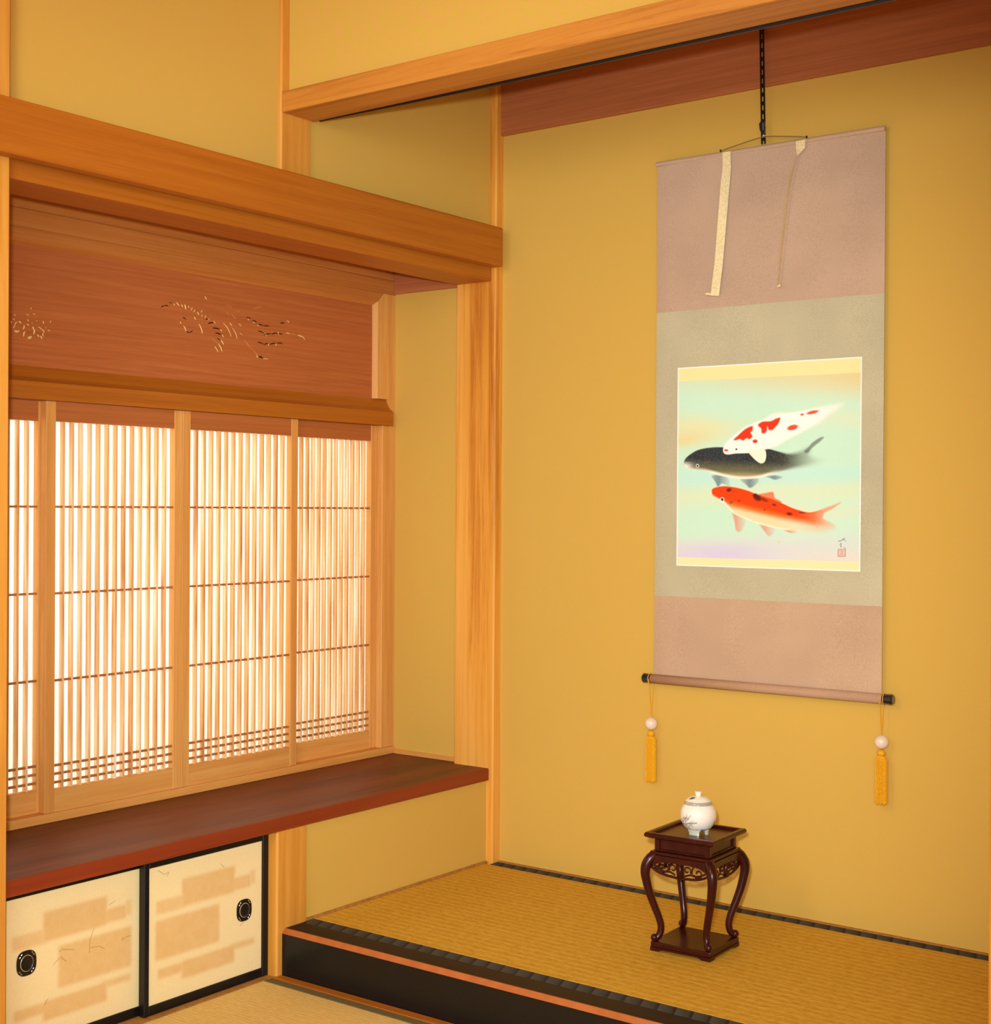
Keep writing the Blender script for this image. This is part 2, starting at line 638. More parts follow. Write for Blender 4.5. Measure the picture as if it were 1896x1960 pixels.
# ------------------------------------------------------------------ setting: floor, walls, ceiling
struct('floor', B(-0.6, 4.2, -4.6, -0.80, -0.10, -0.046), 'ceilboard')
struct('floor_alcove', B(XFP, XR + 0.1, -0.80, 0.0, -0.045, 0.068), 'ceilboard')
struct('wall_back', B(PA, 2.0, 0.0, 0.08, -0.04, ZTOP), 'plaster')
struct('wall_left', B(-0.08, 0.0, YFB, PB, -0.04, ZSB), 'plaster')
struct('wall_left_upper', B(-0.08, 0.0, YFB, PB, 1.872, ZTOP), 'plaster')
struct('wall_left_room', B(-0.08, 0.0, YL, YFP, 1.872, ZTOP), 'plaster')
struct('wall_left_far', B(-0.08, 0.0, -4.6, YL - 0.12, -0.046, ZTOP), 'plaster')
struct('wall_side', B(-0.46, -0.1225, -0.009, 0.06, ZSB - 0.02, 1.86), 'plaster')
struct('wall_window', B(-0.52, -0.46, -1.76, 0.06, -0.046, 0.36), 'plaster')
struct('wall_window_upper', B(-0.52, -0.46, -1.76, 0.06, 1.40, ZTOP), 'plaster')
struct('wall_window_end', B(-0.46, -0.10, -1.76, -1.67, -0.046, 1.86), 'plaster')
struct('wall_front', B(XFP + 0.001, XR, -0.858, -0.80, 2.1237, ZTOP), 'plaster')
struct('wall_right', B(XR + 0.05, XR + 0.11, YFB, 0.0, 0.0, ZTOP), 'plaster')
struct('wall_right_room', B(XR + 0.12, 4.2, -0.86, -0.80, -0.046, ZTOP), 'plaster')
struct('ceiling', B(-0.6, 4.2, -4.6, 0.1, ZTOP, ZTOP + 0.05), 'ceilboard')
struct('ceiling_window', B(-0.46, -0.1205, -1.67, 0.05, 1.861, 1.88), 'redboardY')

# boards and trims of the room
struct('trim_1', B(PA, XR + 0.04, -0.014, -0.0002, 2.1968, 2.50, bev=0.001), 'redboardX',
       'wide red-brown board across the top of the alcove back wall', 'board')
t = struct('trim_2', B(-0.452, -0.380, -1.668, -0.0092, 1.812, 1.860, bev=0.001), 'linteltan',
           'upper amber lintel board above the carved panel', 'board')
t = struct('trim_3', B(-0.452, -0.3785, -1.668, -0.0092, 1.768, 1.8115, bev=0.0015), 'linteltan',
           'lower amber lintel board resting on the carved panel frame', 'board')
struct('trim_4', B(-0.3775, -0.1230, -0.019, -0.0092, 1.771, 1.860), 'redboardX',
       'short reddish batten along the top of the window niche side wall', 'board')
struct('baseboard_side', B(-0.3715, -0.1230, -0.0165, -0.0092, ZS + 0.0003, ZS + 0.0135, bev=0.001), 'paleX',
       'narrow pale strip where the niche side wall meets the shelf', 'trim')
struct('baseboard_left', B(0.0002, 0.0075, YFB + 0.001, PB - 0.001, ZT - 0.02, ZT + 0.0045, bev=0.001), 'dull',
       'thin brown strip between the left plaster wall and the alcove mat', 'trim')
struct('baseboard_back', B(PA + 0.001, XR + 0.04, -0.011, -0.0002, ZT - 0.02, ZT + 0.002, bev=0.001), 'dull',
       'thin brown strip along the foot of the alcove back wall', 'trim')  # trim strip whose brown also paints in the shadow at the wall foot
struct('baseboard_front', B(0.004, XR, -0.894, -0.867, ZF - 0.024, ZF + 0.001, bev=0.001), 'beamX',
       'narrow orange-brown wood strip in front of the black step', 'trim')
struct('baseboard_cabinet', B(-0.050, 0.0035, YL + 0.001, -0.8845, ZF - 0.024, ZF - 0.0002, bev=0.001), 'dull',
       'worn wooden sill strip under the small sliding doors', 'trim')

# ------------------------------------------------------------------ posts and beams
tag(obj('wooden_post', B(-0.1223, PA, PB, 0.07, 0.0685, ZTOP - 0.001, bev=0.004), 'postgrain'),
    'tall grained honey wood post in the inner corner of the alcove', 'post', 'square wooden posts')
tag(obj('wooden_post', B(-0.08, XFP, YFP, YFB, 1.9205, ZTOP - 0.001, bev=0.004), 'hinokiZ'),
    'upper piece of the alcove front post, standing on the long wall beam', 'post', 'square wooden posts')
tag(obj('wooden_post', B(-0.08, XFP, YFP, YFB, ZF - 0.024, ZSB - 0.0005, bev=0.004), 'hinokiZ'),
    'short wooden post under the shelf between sliding door and alcove step', 'post', 'square wooden posts')
tag(obj('wooden_post', B(-0.10, 0.022, YL - 0.118, YL, ZF - 0.024, ZTOP - 0.001, bev=0.004), 'hinokiZ'),
    'wooden post at the left end of the paper window', 'post', 'square wooden posts')
tag(obj('wooden_post', B(XR, XR + 0.118, -0.884, -0.781, ZF - 0.024, ZTOP - 0.001, bev=0.004), 'hinokiZ'),
    'wooden post at the right end of the alcove', 'post', 'square wooden posts')

# long wall beam over the window and the member under it
tag(obj('wall_beam', B(0.0235, 0.060, -1.86, -0.050, 1.8095, 1.9200, bev=0.0025), 'beamY'),
    'long amber wall beam running over the paper window to the corner', 'beam')
tag(obj('lintel_beam', B(-0.120, 0.0083, YL + 0.001, PB - 0.0005, 1.7744, 1.8705, bev=0.0015), 'beamY'),
    'amber beam with dark underside tucked below the long wall beam', 'beam')
ob = thing('alcove_beam', (0.86, -0.83, 2.0724), 'heavy orange-brown beam crossing above the alcove, plaster above it', 'beam')
bmx = bmesh.new()
box(bmx, XFP + 0.001, XR - 0.0005, YFP, -0.7734, 2.0724, 2.1234, bev=0.003, seg=2)
obj('beam_body', bmx, 'otoshi', ob)
obj('rear_dark_strip', prism([(0.03, 2.0715), (0.30, 2.0690), (0.60, 2.0668), (XR - 0.001, 2.0662), (XR - 0.001, 2.0950), (0.03, 2.0950)], 'Y', -0.7730, -0.7690), 'iron', ob)  # thin tapered black strip along the beam's lower back edge

# ------------------------------------------------------------------ paper window
# carved panel with its frame
cp = thing('carved_panel', (-0.393, -0.88, 1.4475), 'red-brown carved wood panel with a phoenix and a peony above the paper window', 'carved panel')
obj('board', B(-0.412, -0.393, -1.666, -0.102, 1.440, 1.732), 'redboardY', cp)
BV = 0.0125


def mitred(bm, axis):
    """cut the meeting ends of the frame bars at 45 degrees"""
    for v in bm.verts:
        if axis == 'Y' and v.co.y > -0.5:
            v.co.y = -0.1015 + (v.co.z - 1.7295)
        if axis == 'Z' and v.co.z > 1.6:
            v.co.z = min(1.7675, 1.7295 + (v.co.y + 0.1015))
    return bm


obj('frame_top', mitred(prism([(-0.412, 1.7675), (-0.380, 1.7675), (-0.380, 1.7295 + BV), (-0.3925, 1.7295), (-0.412, 1.7295)], 'Y', -1.666, -0.0095), 'Y'), 'linteltan', cp)
obj('frame_side', mitred(prism([(-0.412, -0.0095), (-0.380, -0.0095), (-0.380, -0.0635), (-0.380, -0.1015 + BV), (-0.3925, -0.1015), (-0.412, -0.1015), (-0.412, -0.0635)], 'Z', 1.4475, 1.7290), 'Z'), 'paleZ', cp)

obj('frame_side_foot', B(-0.412, -0.3802, -0.0366, -0.0095, 1.3676, 1.4474), 'paleZ', cp)

STROKES = [(-912.2,1630.0,-901.5,1635.1,2.2,'d'),(-901.5,1635.1,-887.6,1634.8,2.2,'d'),(-884.6,1645.3,-876.8,1644.5,1.9,'d'),(-871.2,1644.2,-867.8,1639.0,1.7,'p'),(-861.9,1648.7,-852.5,1640.1,2.2,'p'),(-845.0,1645.1,-841.1,1638.5,2.2,'p'),(-833.6,1646.4,-829.7,1633.9,3.2,'p'),(-821.9,1644.1,-819.3,1639.0,2.0,'p'),(-808.1,1641.3,-811.9,1633.0,2.0,'p'),(-798.8,1636.2,-804.2,1629.7,2.2,'p'),(-789.8,1631.8,-786.2,1624.5,2.2,'p'),(-774.6,1637.7,-779.1,1631.2,2.0,'p'),(-773.9,1626.1,-775.8,1620.7,1.7,'p'),(-761.5,1625.0,-764.1,1619.0,2.0,'p'),(-747.7,1619.8,-753.9,1614.1,2.0,'p'),(-762.1,1613.3,-751.0,1617.0,1.7,'d'),(-753.8,1604.4,-731.9,1609.5,2.7,'d'),(-735.2,1612.9,-727.9,1607.9,2.0,'p'),(-839.7,1611.7,-825.7,1606.4,2.2,'d'),(-832.1,1609.1,-824.5,1606.0,1.5,'p'),(-848.4,1600.0,-846.2,1594.4,1.7,'p'),(-837.3,1590.2,-828.7,1576.7,2.4,'p'),(-827.7,1576.0,-816.0,1573.5,2.0,'d'),(-816.0,1573.5,-805.1,1579.8,2.0,'d'),(-800.9,1617.5,-796.4,1610.8,2.5,'p'),(-784.7,1600.2,-772.9,1575.9,2.5,'p'),(-737.4,1594.4,-709.9,1593.3,2.7,'d'),(-711.2,1594.6,-703.8,1588.9,2.0,'p'),(-727.4,1582.5,-704.7,1579.0,2.8,'d'),(-706.4,1580.6,-697.7,1574.4,2.0,'p'),(-722.3,1568.7,-707.6,1563.3,2.0,'d'),(-709.7,1566.2,-698.2,1554.2,2.3,'p'),(-738.8,1566.3,-716.2,1553.0,1.5,'o'),(-717.6,1555.4,-703.4,1535.1,2.5,'p'),(-729.4,1546.5,-717.4,1532.3,2.0,'p'),(-699.3,1612.2,-671.5,1578.5,1.5,'p'),(-677.1,1615.4,-668.3,1607.7,1.8,'p'),(-666.2,1601.8,-649.3,1574.0,1.5,'p'),(-644.1,1616.3,-634.1,1610.2,1.5,'p'),(-690.1,1642.2,-678.6,1635.9,1.5,'o'),(-670.9,1638.8,-654.8,1628.4,1.3,'o'),(-640.9,1591.7,-631.9,1586.5,1.3,'p'),(-623.5,1573.7,-599.8,1552.9,1.5,'o'),(-601.2,1554.1,-574.4,1535.4,1.3,'o'),(-576.6,1535.7,-573.0,1529.3,2.1,'p'),(-568.8,1533.0,-552.8,1529.2,3.6,'d'),(-553.9,1527.8,-531.8,1529.5,2.1,'p'),(-615.0,1635.3,-599.4,1634.7,2.0,'d'),(-594.1,1630.6,-575.1,1627.3,2.1,'d'),(-572.3,1621.4,-551.0,1618.4,2.3,'d'),(-549.2,1619.6,-528.9,1620.7,2.3,'d'),(-610.8,1633.2,-606.6,1629.5,1.3,'p'),(-589.9,1626.7,-586.3,1622.4,1.3,'p'),(-573.7,1621.2,-570.1,1616.9,1.3,'p'),(-487.0,1634.0,-469.4,1635.6,2.4,'d'),(-468.0,1638.2,-447.4,1644.6,2.1,'o'),(-460.7,1645.0,-452.5,1638.7,1.6,'p'),(-572.1,1602.8,-550.1,1598.8,2.3,'d'),(-548.7,1594.8,-520.8,1600.7,2.3,'d'),(-519.4,1598.7,-496.2,1604.4,2.6,'d'),(-497.0,1603.1,-476.5,1603.5,2.4,'d'),(-497.0,1608.8,-492.6,1600.9,1.3,'p'),(-464.8,1608.9,-448.6,1608.2,2.4,'p'),(-446.3,1608.7,-426.2,1607.0,2.4,'o'),(-417.6,1607.8,-399.2,1603.8,3.2,'p'),(-400.7,1606.0,-389.3,1597.2,1.9,'p'),(-573.3,1572.2,-549.9,1569.2,2.3,'d'),(-549.2,1567.2,-528.5,1572.5,2.3,'d'),(-527.8,1570.2,-499.7,1576.0,2.6,'d'),(-498.9,1576.1,-475.6,1576.2,2.4,'d'),(-532.8,1573.9,-530.6,1566.8,1.3,'p'),(-505.5,1575.5,-502.5,1568.4,1.3,'p'),(-590.8,1660.1,-554.2,1673.1,2.1,'o'),(-692.9,1659.1,-668.6,1657.3,1.8,'o'),(-764.5,1676.1,-759.2,1667.8,2.0,'p'),(-660.8,1650.1,-637.9,1648.6,1.5,'o'),(-635.1,1641.5,-621.3,1641.3,1.5,'o'),(-545.5,1598.2,-539.4,1593.1,1.3,'p')]
PETALS = [(-1350.2,1530.3,-1343.9,1541.3,2.2,'p'),(-1343.9,1540.3,-1338.2,1546.4,2.4,'p'),(-1334.2,1548.8,-1327.9,1544.0,3.0,'p'),(-1346.7,1525.6,-1331.8,1526.2,4.5,'p'),(-1319.2,1540.9,-1322.6,1530.6,3.0,'p'),(-1312.3,1544.7,-1306.7,1541.3,2.6,'p'),(-1316.8,1527.2,-1320.4,1513.8,3.4,'p'),(-1297.3,1539.9,-1292.4,1533.2,3.6,'p'),(-1292.1,1534.2,-1293.7,1522.0,3.4,'p'),(-1309.8,1512.4,-1298.7,1516.5,4.8,'p'),(-1280.7,1541.0,-1271.2,1535.9,2.4,'p'),(-1271.2,1536.4,-1263.4,1529.1,2.6,'p'),(-1267.6,1528.7,-1266.1,1519.5,2.4,'p'),(-1283.8,1522.8,-1278.8,1517.5,2.6,'p'),(-1275.1,1520.6,-1270.5,1513.7,2.6,'p'),(-1346.9,1563.8,-1341.8,1561.9,2.2,'p'),(-1351.4,1552.4,-1344.6,1550.7,2.0,'p'),(-1354.8,1547.6,-1353.4,1541.8,2.8,'p'),(-1301.4,1584.4,-1299.4,1581.2,2.6,'p'),(-1313.0,1568.1,-1307.7,1564.7,2.0,'p'),(-1295.5,1571.1,-1290.2,1568.6,2.2,'p'),(-1309.8,1556.0,-1306.7,1552.3,2.4,'p'),(-1298.9,1550.6,-1297.4,1548.0,1.4,'p'),(-1286.0,1553.0,-1283.1,1556.3,1.4,'p'),(-1266.6,1556.6,-1265.3,1549.6,2.2,'p'),(-1247.5,1554.1,-1244.5,1560.0,1.6,'p'),(-1255.1,1537.0,-1247.9,1533.7,1.8,'p'),(-1262.9,1538.8,-1259.3,1542.7,1.0,'p')]


def leaf_stroke(y0, z0, y1, z1, w, bow=0.12):
    """a small curved leaf-shaped ridge standing proud of the board"""
    bm = bmesh.new()
    n = 5
    d = Vector((y1 - y0, z1 - z0))
    L = d.length
    nn = Vector((-d.y, d.x)) / L
    up_, lo_, mid = [], [], []
    for i in range(n + 1):
        t = i / n
        c = Vector((y0, z0)) + d * t + nn * (bow * L * 4 * t * (1 - t))
        hw = 0.5 * w * math.sin(math.pi * (0.12 + 0.80 * t)) ** 0.8
        up_.append(bm.verts.new((-0.3932, c.x + nn.x * hw, c.y + nn.y * hw)))
        lo_.append(bm.verts.new((-0.3932, c.x - nn.x * hw, c.y - nn.y * hw)))
        mid.append(bm.verts.new((-0.3932 + 0.0016, c.x, c.y)))
    for i in range(n):
        bm.faces.new((up_[i], up_[i + 1], mid[i + 1], mid[i]))
        bm.faces.new((mid[i], mid[i + 1], lo_[i + 1], lo_[i]))
    bm.faces.new((up_[0], mid[0], lo_[0]))
    bm.faces.new((up_[n], lo_[n], mid[n]))
    bmesh.ops.recalc_face_normals(bm, faces=bm.faces)
    return bm


for k, (a, b, c, d, w, kind) in enumerate(STROKES):
    obj('feather_cut', leaf_stroke(a / 1000, b / 1000, c / 1000, d / 1000, w * 1.5 / 1000, 0.10 if k % 2 else 0.05), 'carve_' + kind, cp)
for k, (a, b, c, d, w, kind) in enumerate(PETALS):
    obj('petal_cut', leaf_stroke(a / 1000, b / 1000, c / 1000, d / 1000, w * 1.4 / 1000, 0.12 if k % 3 else -0.1), 'carve_' + kind, cp)

# head rail, jamb, sill
struct('trim_5', prism([(-0.452, 1.3675), (-0.362, 1.3675), (-0.362, 1.4085), (-0.366, 1.4105), (-0.378, 1.420), (-0.388, 1.438), (-0.3925, 1.4468), (-0.452, 1.4468)], 'Y', -1.668, -0.037), 'beamY',
       'moulded amber head rail projecting above the paper window panels', 'rail')
struct('trim_6', B(-0.445, -0.3785, -0.0675, -0.0092, 0.3862, 1.3672, bev=0.0015), 'paleZ',
       'pale vertical jamb at the right end of the paper window', 'jamb')
struct('trim_7', B(-0.452, -0.3720, -1.668, -0.0094, ZS + 0.0002, 0.3860, bev=0.0015), 'paleY',
       'pale sill rail under the paper window panels', 'sill')

# the shoji panels
GROUP_SHOJI = 'sliding lattice panels of the paper window'
Z_LOW, Z_HIGH = 0.3865, 1.3668
LAT0, LAT1 = 0.4405, 1.3195


def shoji(y0, y1, xf, label):
    st = 0.0265
    t = thing('shoji_panel', (xf - 0.012, (y0 + y1) / 2, Z_LOW), label, 'window panel', GROUP_SHOJI)
    xb = xf - 0.0245
    obj('stile', B(xb, xf, y0, y0 + st, Z_LOW, Z_HIGH, bev=0.001), 'paleZ', t)
    obj('stile', B(xb, xf, y1 - st, y1, Z_LOW, Z_HIGH, bev=0.001), 'paleZ', t)
    obj('bottom_rail', B(xb, xf - 0.0012, y0 + st, y1 - st, Z_LOW, LAT0), 'paleY', t)
    obj('top_rail', B(xb, xf - 0.0012, y0 + st, y1 - st, LAT1, Z_HIGH), 'shadedrail', t)
    a, b = y0 + st, y1 - st
    n = 14
    s = (b - a) / n
    wk = s * 0.20
    dk = 0.0140
    xk = xf - 0.0035
    first = None
    for k in range(1, n):
        yc = a + s * k
        if first is None:
            first = obj('lattice_bar', B(xk - dk, xk, yc - wk / 2, yc + wk / 2, LAT0, LAT1), 'kumiko', t)
        else:
            copy_at(first, (xk - dk / 2, yc, LAT0), t)
    hf = None
    for zc in (1.1155, 0.9085, 0.7005, 0.4972, 0.4770, 0.4566):
        if hf is None:
            hf = obj('cross_bar', B(xk - 0.0085, xk - 0.0012, a, b, zc - 0.0026, zc + 0.0026), 'crossbar', t)
        else:
            copy_at(hf, (xk - 0.00485, (a + b) / 2, zc - 0.0026), t)
    obj('paper', B(xk - dk - 0.0022, xk - dk - 0.0014, a - 0.006, b + 0.006, LAT0 - 0.01, LAT1 + 0.01), 'paper', t)
    return t


shoji(-1.2680, -0.8525, -0.376, 'second lattice paper panel from the left, in the front track')
shoji(-0.8515, -0.4300, -0.376, 'third lattice paper panel from the left, in the front track')
shoji(-0.4570, -0.0680, -0.4005, 'lattice paper panel nearest the alcove corner, in the rear track')
shoji(-1.6660, -1.2460, -0.4005, 'leftmost lattice paper panel, half hidden by the left post')

# ------------------------------------------------------------------ shelf
sh = thing('wall_shelf', (-0.2, -0.83, ZSB), 'long polished red-brown shelf board below the paper window', 'shelf')
obj('board', prism([(XS - 0.004, YL + 0.001), (XS - 0.004, PB - 0.0005), (-0.1228, PB - 0.0005), (-0.1228, -0.0095), (-0.45, -0.0095), (-0.45, YL - 0.02), (-0.101, YL - 0.02), (-0.101, YL + 0.001)], 'Z', ZSB, ZS), 'shelf', sh)
obj('front_edge', B(XS - 0.0039, XS, YL + 0.001, PB - 0.0005, ZSB, ZS - 0.0003, bev=0.0008), 'shelfedge', sh)

# ------------------------------------------------------------------ small sliding doors under the shelf
def seg_dist(px, py, pts):
    d = np.full(px.shape, 1e9)
    for (x0, y0), (x1, y1) in zip(pts, pts[1:]):
        dx, dy = x1 - x0, y1 - y0
        tt = np.clip(((px - x0) * dx + (py - y0) * dy) / (dx * dx + dy * dy + 1e-12), 0, 1)
        d = np.minimum(d, np.hypot(px - x0 - tt * dx, py - y0 - tt * dy))
    return d


def sstep(e0, e1, x):
    t = np.clip((x - e0) / (e1 - e0), 0, 1)
    return t * t * (3 - 2 * t)


def door_colors(nu, nv, flip, fibres):
    U, V = np.meshgrid(np.linspace(0, 1, nu), np.linspace(0, 1, nv))
    rng = np.random.default_rng(3 if flip else 5)
    base = np.ones((nv, nu, 1)) * nlin((244, 224, 168))
    tan = nlin((228, 188, 122))
    rects = [(.28, .75, .14, .345, 1), (.71, .90, .235, .335, .95), (.89, .94, .21, .32, .7), (.065, .32, .255, .355, .8),
             (.06, .61, .40, .69, 1), (.08, .32, .755, .83, .95), (.28, .75, .75, .885, 1), (.70, .935, .74, .79, .85)]
    m = np.zeros((nv, nu))
    s = 0.022
    for u0, u1, v0, v1, a in rects:
        if flip and abs(v0 - .40) < .01:
            u0, u1 = 1 - u1, 1 - u0
        r = sstep(u0 - s, u0 + s, U) * (1 - sstep(u1 - s, u1 + s, U)) * sstep(v0 - s, v0 + s, V) * (1 - sstep(v1 - s, v1 + s, V))
        m = np.maximum(m, r * a)
    cells = rng.random((26, 30))
    mott = 0.80 + 0.20 * np.repeat(np.repeat(cells, 7, 0)[:nv], 7, 1)[:, :nu]
    for _k in range(3):
        mott = (mott + np.roll(mott, 2, 0) + np.roll(mott, -2, 0) + np.roll(mott, 2, 1) + np.roll(mott, -2, 1)) / 5
    m = m * mott
    col = base * (1 - m[..., None]) + tan * m[..., None]
    col = col * (1 + rng.normal(0, 0.02, (nv, nu, 1)))
    for pts in fibres:
        d = seg_dist(U, V, pts)
        k = (1 - sstep(0.0008, 0.0040, d)) * 0.55
        col = col * (1 - k[..., None]) + nlin((120, 84, 48)) * k[..., None]
    return np.clip(col, 0, 1)


def hikite(parent, xc, yc, zc):
    hw, hh = 0.0235, 0.0262
    out = []
    for k in range(32):
        a = 2 * math.pi * k / 32
        c, s = math.cos(a), math.sin(a)
        e = 0.74
        out.append((yc + hw * math.copysign(abs(c) ** e, c), zc + hh * math.copysign(abs(s) ** e, s)))
    plate = obj('pull_plate', prism(out, 'X', xc, xc + 0.0022), 'bronze', parent)
    # dished cup with a raised ring
    ring = []
    for k in range(29):
        a = 2 * math.pi * k / 28
        ring.append((xc + 0.0026, yc + 0.0150 * math.cos(a), zc + 0.0165 * math.sin(a)))
    obj('pull_ring', tube(ring, 0.0010, 6), 'silver', plate)
    cup = bmesh.new()
    prev = None
    for r, dx in ((0.95, 0.0026), (0.85, 0.0012), (0.5, 0.0006), (0.02, 0.0006)):
        cur = [cup.verts.new((xc + dx + 0.0018, yc + 0.0150 * r * math.cos(2 * math.pi * k / 24), zc + 0.0165 * r * math.sin(2 * math.pi * k / 24))) for k in range(24)]
        if prev:
            for k in range(24):
                cup.faces.new((prev[k], prev[(k + 1) % 24], cur[(k + 1) % 24], cur[k]))
        prev = cur
    cup.faces.new(prev)
    bmesh.ops.recalc_face_normals(cup, faces=cup.faces)
    obj('pull_cup', cup, 'bronze', plate, True)
    for sy in (-1, 1):
        for sz in (-1, 1):
            for q in (0, 1):
                y = yc + sy * (0.0165 if q else 0.0128)
                z = zc + sz * (0.0150 if q else 0.0200)
                obj('inlay', leaf_in_plane(xc + 0.0023, y - sy * 0.0012, z + sz * 0.0016, y + sy * 0.0014, z - sz * 0.0020, 0.0024), 'silver', plate)


def leaf_in_plane(x, y0, z0, y1, z1, w):
    bm = leaf_stroke(y0, z0, y1, z1, w, 0.15)
    for v in bm.verts:
        v.co.x += x + 0.3932
        v.co.x = x + (v.co.x - x) * 0.6
    return bm


def fusuma(y0, y1, xf, pull_y, pull_z, label, flip, fibres, fr_left=0.0145, fr_right=0.019):
    z0, z1 = ZF, ZSB - 0.001
    t = thing('sliding_door', (xf - 0.009, (y0 + y1) / 2, z0), label, 'sliding door', 'small sliding doors under the shelf')
    xb = xf - 0.018
    obj('frame_side', B(xb, xf, y0, y0 + fr_left, z0, z1, bev=0.0015), 'blacklac', t)
    obj('frame_side', B(xb, xf, y1 - fr_right, y1, z0, z1, bev=0.0015), 'blacklac', t)
    obj('frame_bottom', B(xb, xf - 0.0006, y0 + fr_left, y1 - fr_right, z0, z0 + 0.0215, bev=0.0015), 'blacklac', t)
    obj('frame_top', B(xb, xf - 0.0006, y0 + fr_left, y1 - fr_right, z1 - 0.0205, z1, bev=0.0015), 'blacklac', t)
    obj('core', B(xb + 0.002, xf - 0.0052, y0 + fr_left, y1 - fr_right, z0 + 0.0215, z1 - 0.0205), 'ceilboard', t)
    a, b, c, d = y0 + fr_left, y1 - fr_right, z1 - 0.0205, z0 + 0.0215
    painted_grid('door_paper', (xf - 0.0050, a, c), (0, b - a, 0), (0, 0, d - c), 210, 180, door_colors(210, 180, flip, fibres), 'fusuma', t)
    hikite(t, xf - 0.0049, pull_y, pull_z)
    return t


def cpx(pts):
    """left door paper fibres given in metres (along the door, height) to paper uv"""
    y0, y1, zt_, zb_ = -1.6085, -1.2585, 0.3087, 0.0005
    return [((y - y0) / (y1 - y0), (zt_ - z) / (zt_ - zb_)) for y, z in pts]


FIB = [[(-1.470, 0.174), (-1.462, 0.176), (-1.432, 0.169)], [(-1.381, 0.203), (-1.391, 0.181), (-1.393, 0.152)],
       [(-1.389, 0.163), (-1.366, 0.160), (-1.354, 0.152)], [(-1.484, 0.150), (-1.470, 0.159), (-1.464, 0.161), (-1.461, 0.156), (-1.452, 0.149)],
       [(-1.282, 0.165), (-1.306, 0.162), (-1.303, 0.157)], [(-1.498, 0.082), (-1.506, 0.070)], [(-1.34, 0.245), (-1.325, 0.25)]]
FIBR = [[(0.08, 0.03), (0.13, 0.07), (0.17, 0.06), (0.155, 0.09)], [(0.62, 0.1), (0.65, 0.13)], [(0.8, 0.62), (0.83, 0.6)]]
fusuma(-1.2640, -0.8845, -0.0178, -0.961, 0.153, 'right-hand cream sliding door with full black frame, beside the wooden post', False, FIBR)
fusuma(-1.6200, -1.2450, -0.0375, -1.5515, 0.1700, 'left-hand cream sliding door, running behind the other door', True, [cpx(p) for p in FIB], 0.0115, 0.0135)
struct('wall_cabinet_back', B(-0.46, -0.44, YL, -0.0095, ZF - 0.02, ZSB - 0.001), 'ceilboard')

# ------------------------------------------------------------------ alcove step (black kamachi) and mats
ks = thing('alcove_step', (0.87, -0.83, ZF), 'long black lacquered step edged with an orange line along the alcove front', 'step')
YG = -0.8656
obj('front_face', B(XFP + 0.0005, XR - 0.0005, YG, YG + 0.012, ZF - 0.02, ZT - 0.0115), 'blacklac', ks)
obj('bevel', prism([(YG, ZT - 0.0114), (YG + 0.0085, ZT - 0.0005), (YG + 0.012, ZT - 0.0005), (YG + 0.012, ZT - 0.0114)], 'X', XFP + 0.0005, XR - 0.0005), 'chamfer', ks)
obj('top_face', B(XFP + 0.0005, XR - 0.0005, YG + 0.0121, -0.7945, ZF - 0.02, ZT - 0.0003), 'browntop', ks)

tm = thing('tatami_mat', (0.87, -0.4, 0.0685), 'golden tatami mat with dark patterned borders filling the alcove floor', 'mat')
obj('woven_surface', B(0.0080, XR + 0.045, -0.7530, -0.050, 0.0685, ZT - 0.0006, bev=0.001), 'tatami_toko', tm)
obj('border', B(0.0080, XR + 0.045, -0.7942, -0.7531, 0.0685, ZT, bev=0.002), 'heri', tm)
obj('border', B(PA + 0.001, XR + 0.045, -0.0499, -0.0115, 0.0685, ZT, bev=0.002), 'heri', tm)

rm = thing('tatami_mat', (1.8, -2.6, -0.0455), 'pale gold tatami mat with olive border on the room floor', 'mat')
obj('woven_surface', B(0.0045, 1.85, -4.4, -0.9215, -0.0455, ZF - 0.0006, bev=0.001), 'tatami_room', rm)
obj('border', B(0.0045, 1.85, -0.9213, -0.8945, -0.0455, ZF, bev=0.0015), 'heri_room', rm)

# ------------------------------------------------------------------ hanging scroll
SY = -0.022
SX0, SX1 = 0.5490, 1.1830
sc = thing('hanging_scroll', ((SX0 + SX1) / 2, SY, 0.652), 'tall silk hanging scroll with a painting of three koi on the alcove wall', 'hanging scroll')


def cloth(name, z0, z1, mat, y=SY, x0=SX0, x1=SX1, th=0.0012):
    bm = bmesh.new()
    nx, nz = 40, 12
    fr, bk = [], []
    for j in range(nz + 1):
        z = z1 + (z0 - z1) * j / nz
        for i in range(nx + 1):
            x = x0 + (x1 - x0) * i / nx
            yy = y + 0.0012 * math.sin(9 * x + 2.0 * z) + 0.0007 * math.sin(23 * x - 3 * z)
            e = min(i, nx - i) / nx
            yy += 0.004 * math.exp(-e * 40)
            fr.append(bm.verts.new((x, yy, z)))
            bk.append(bm.verts.new((x, yy + th, z)))
    w = nx + 1
    for j in range(nz):
        for i in range(nx):
            a = j * w + i
            bm.faces.new((fr[a], fr[a + w], fr[a + w + 1], fr[a + 1]))
            bm.faces.new((bk[a], bk[a + 1], bk[a + w + 1], bk[a + w]))
    for j in range(nz):
        for i in (0, nx):
            a = j * w + i
            bm.faces.new((fr[a], bk[a], bk[a + w], fr[a + w]))
    for i in range(nx):
        for j in (0, nz):
            a = j * w + i
            bm.faces.new((fr[a], fr[a + 1], bk[a + 1], bk[a]))
    bmesh.ops.recalc_face_normals(bm, faces=bm.faces)
    return smooth_by_angle(obj(name, bm, mat, sc), 0.8)


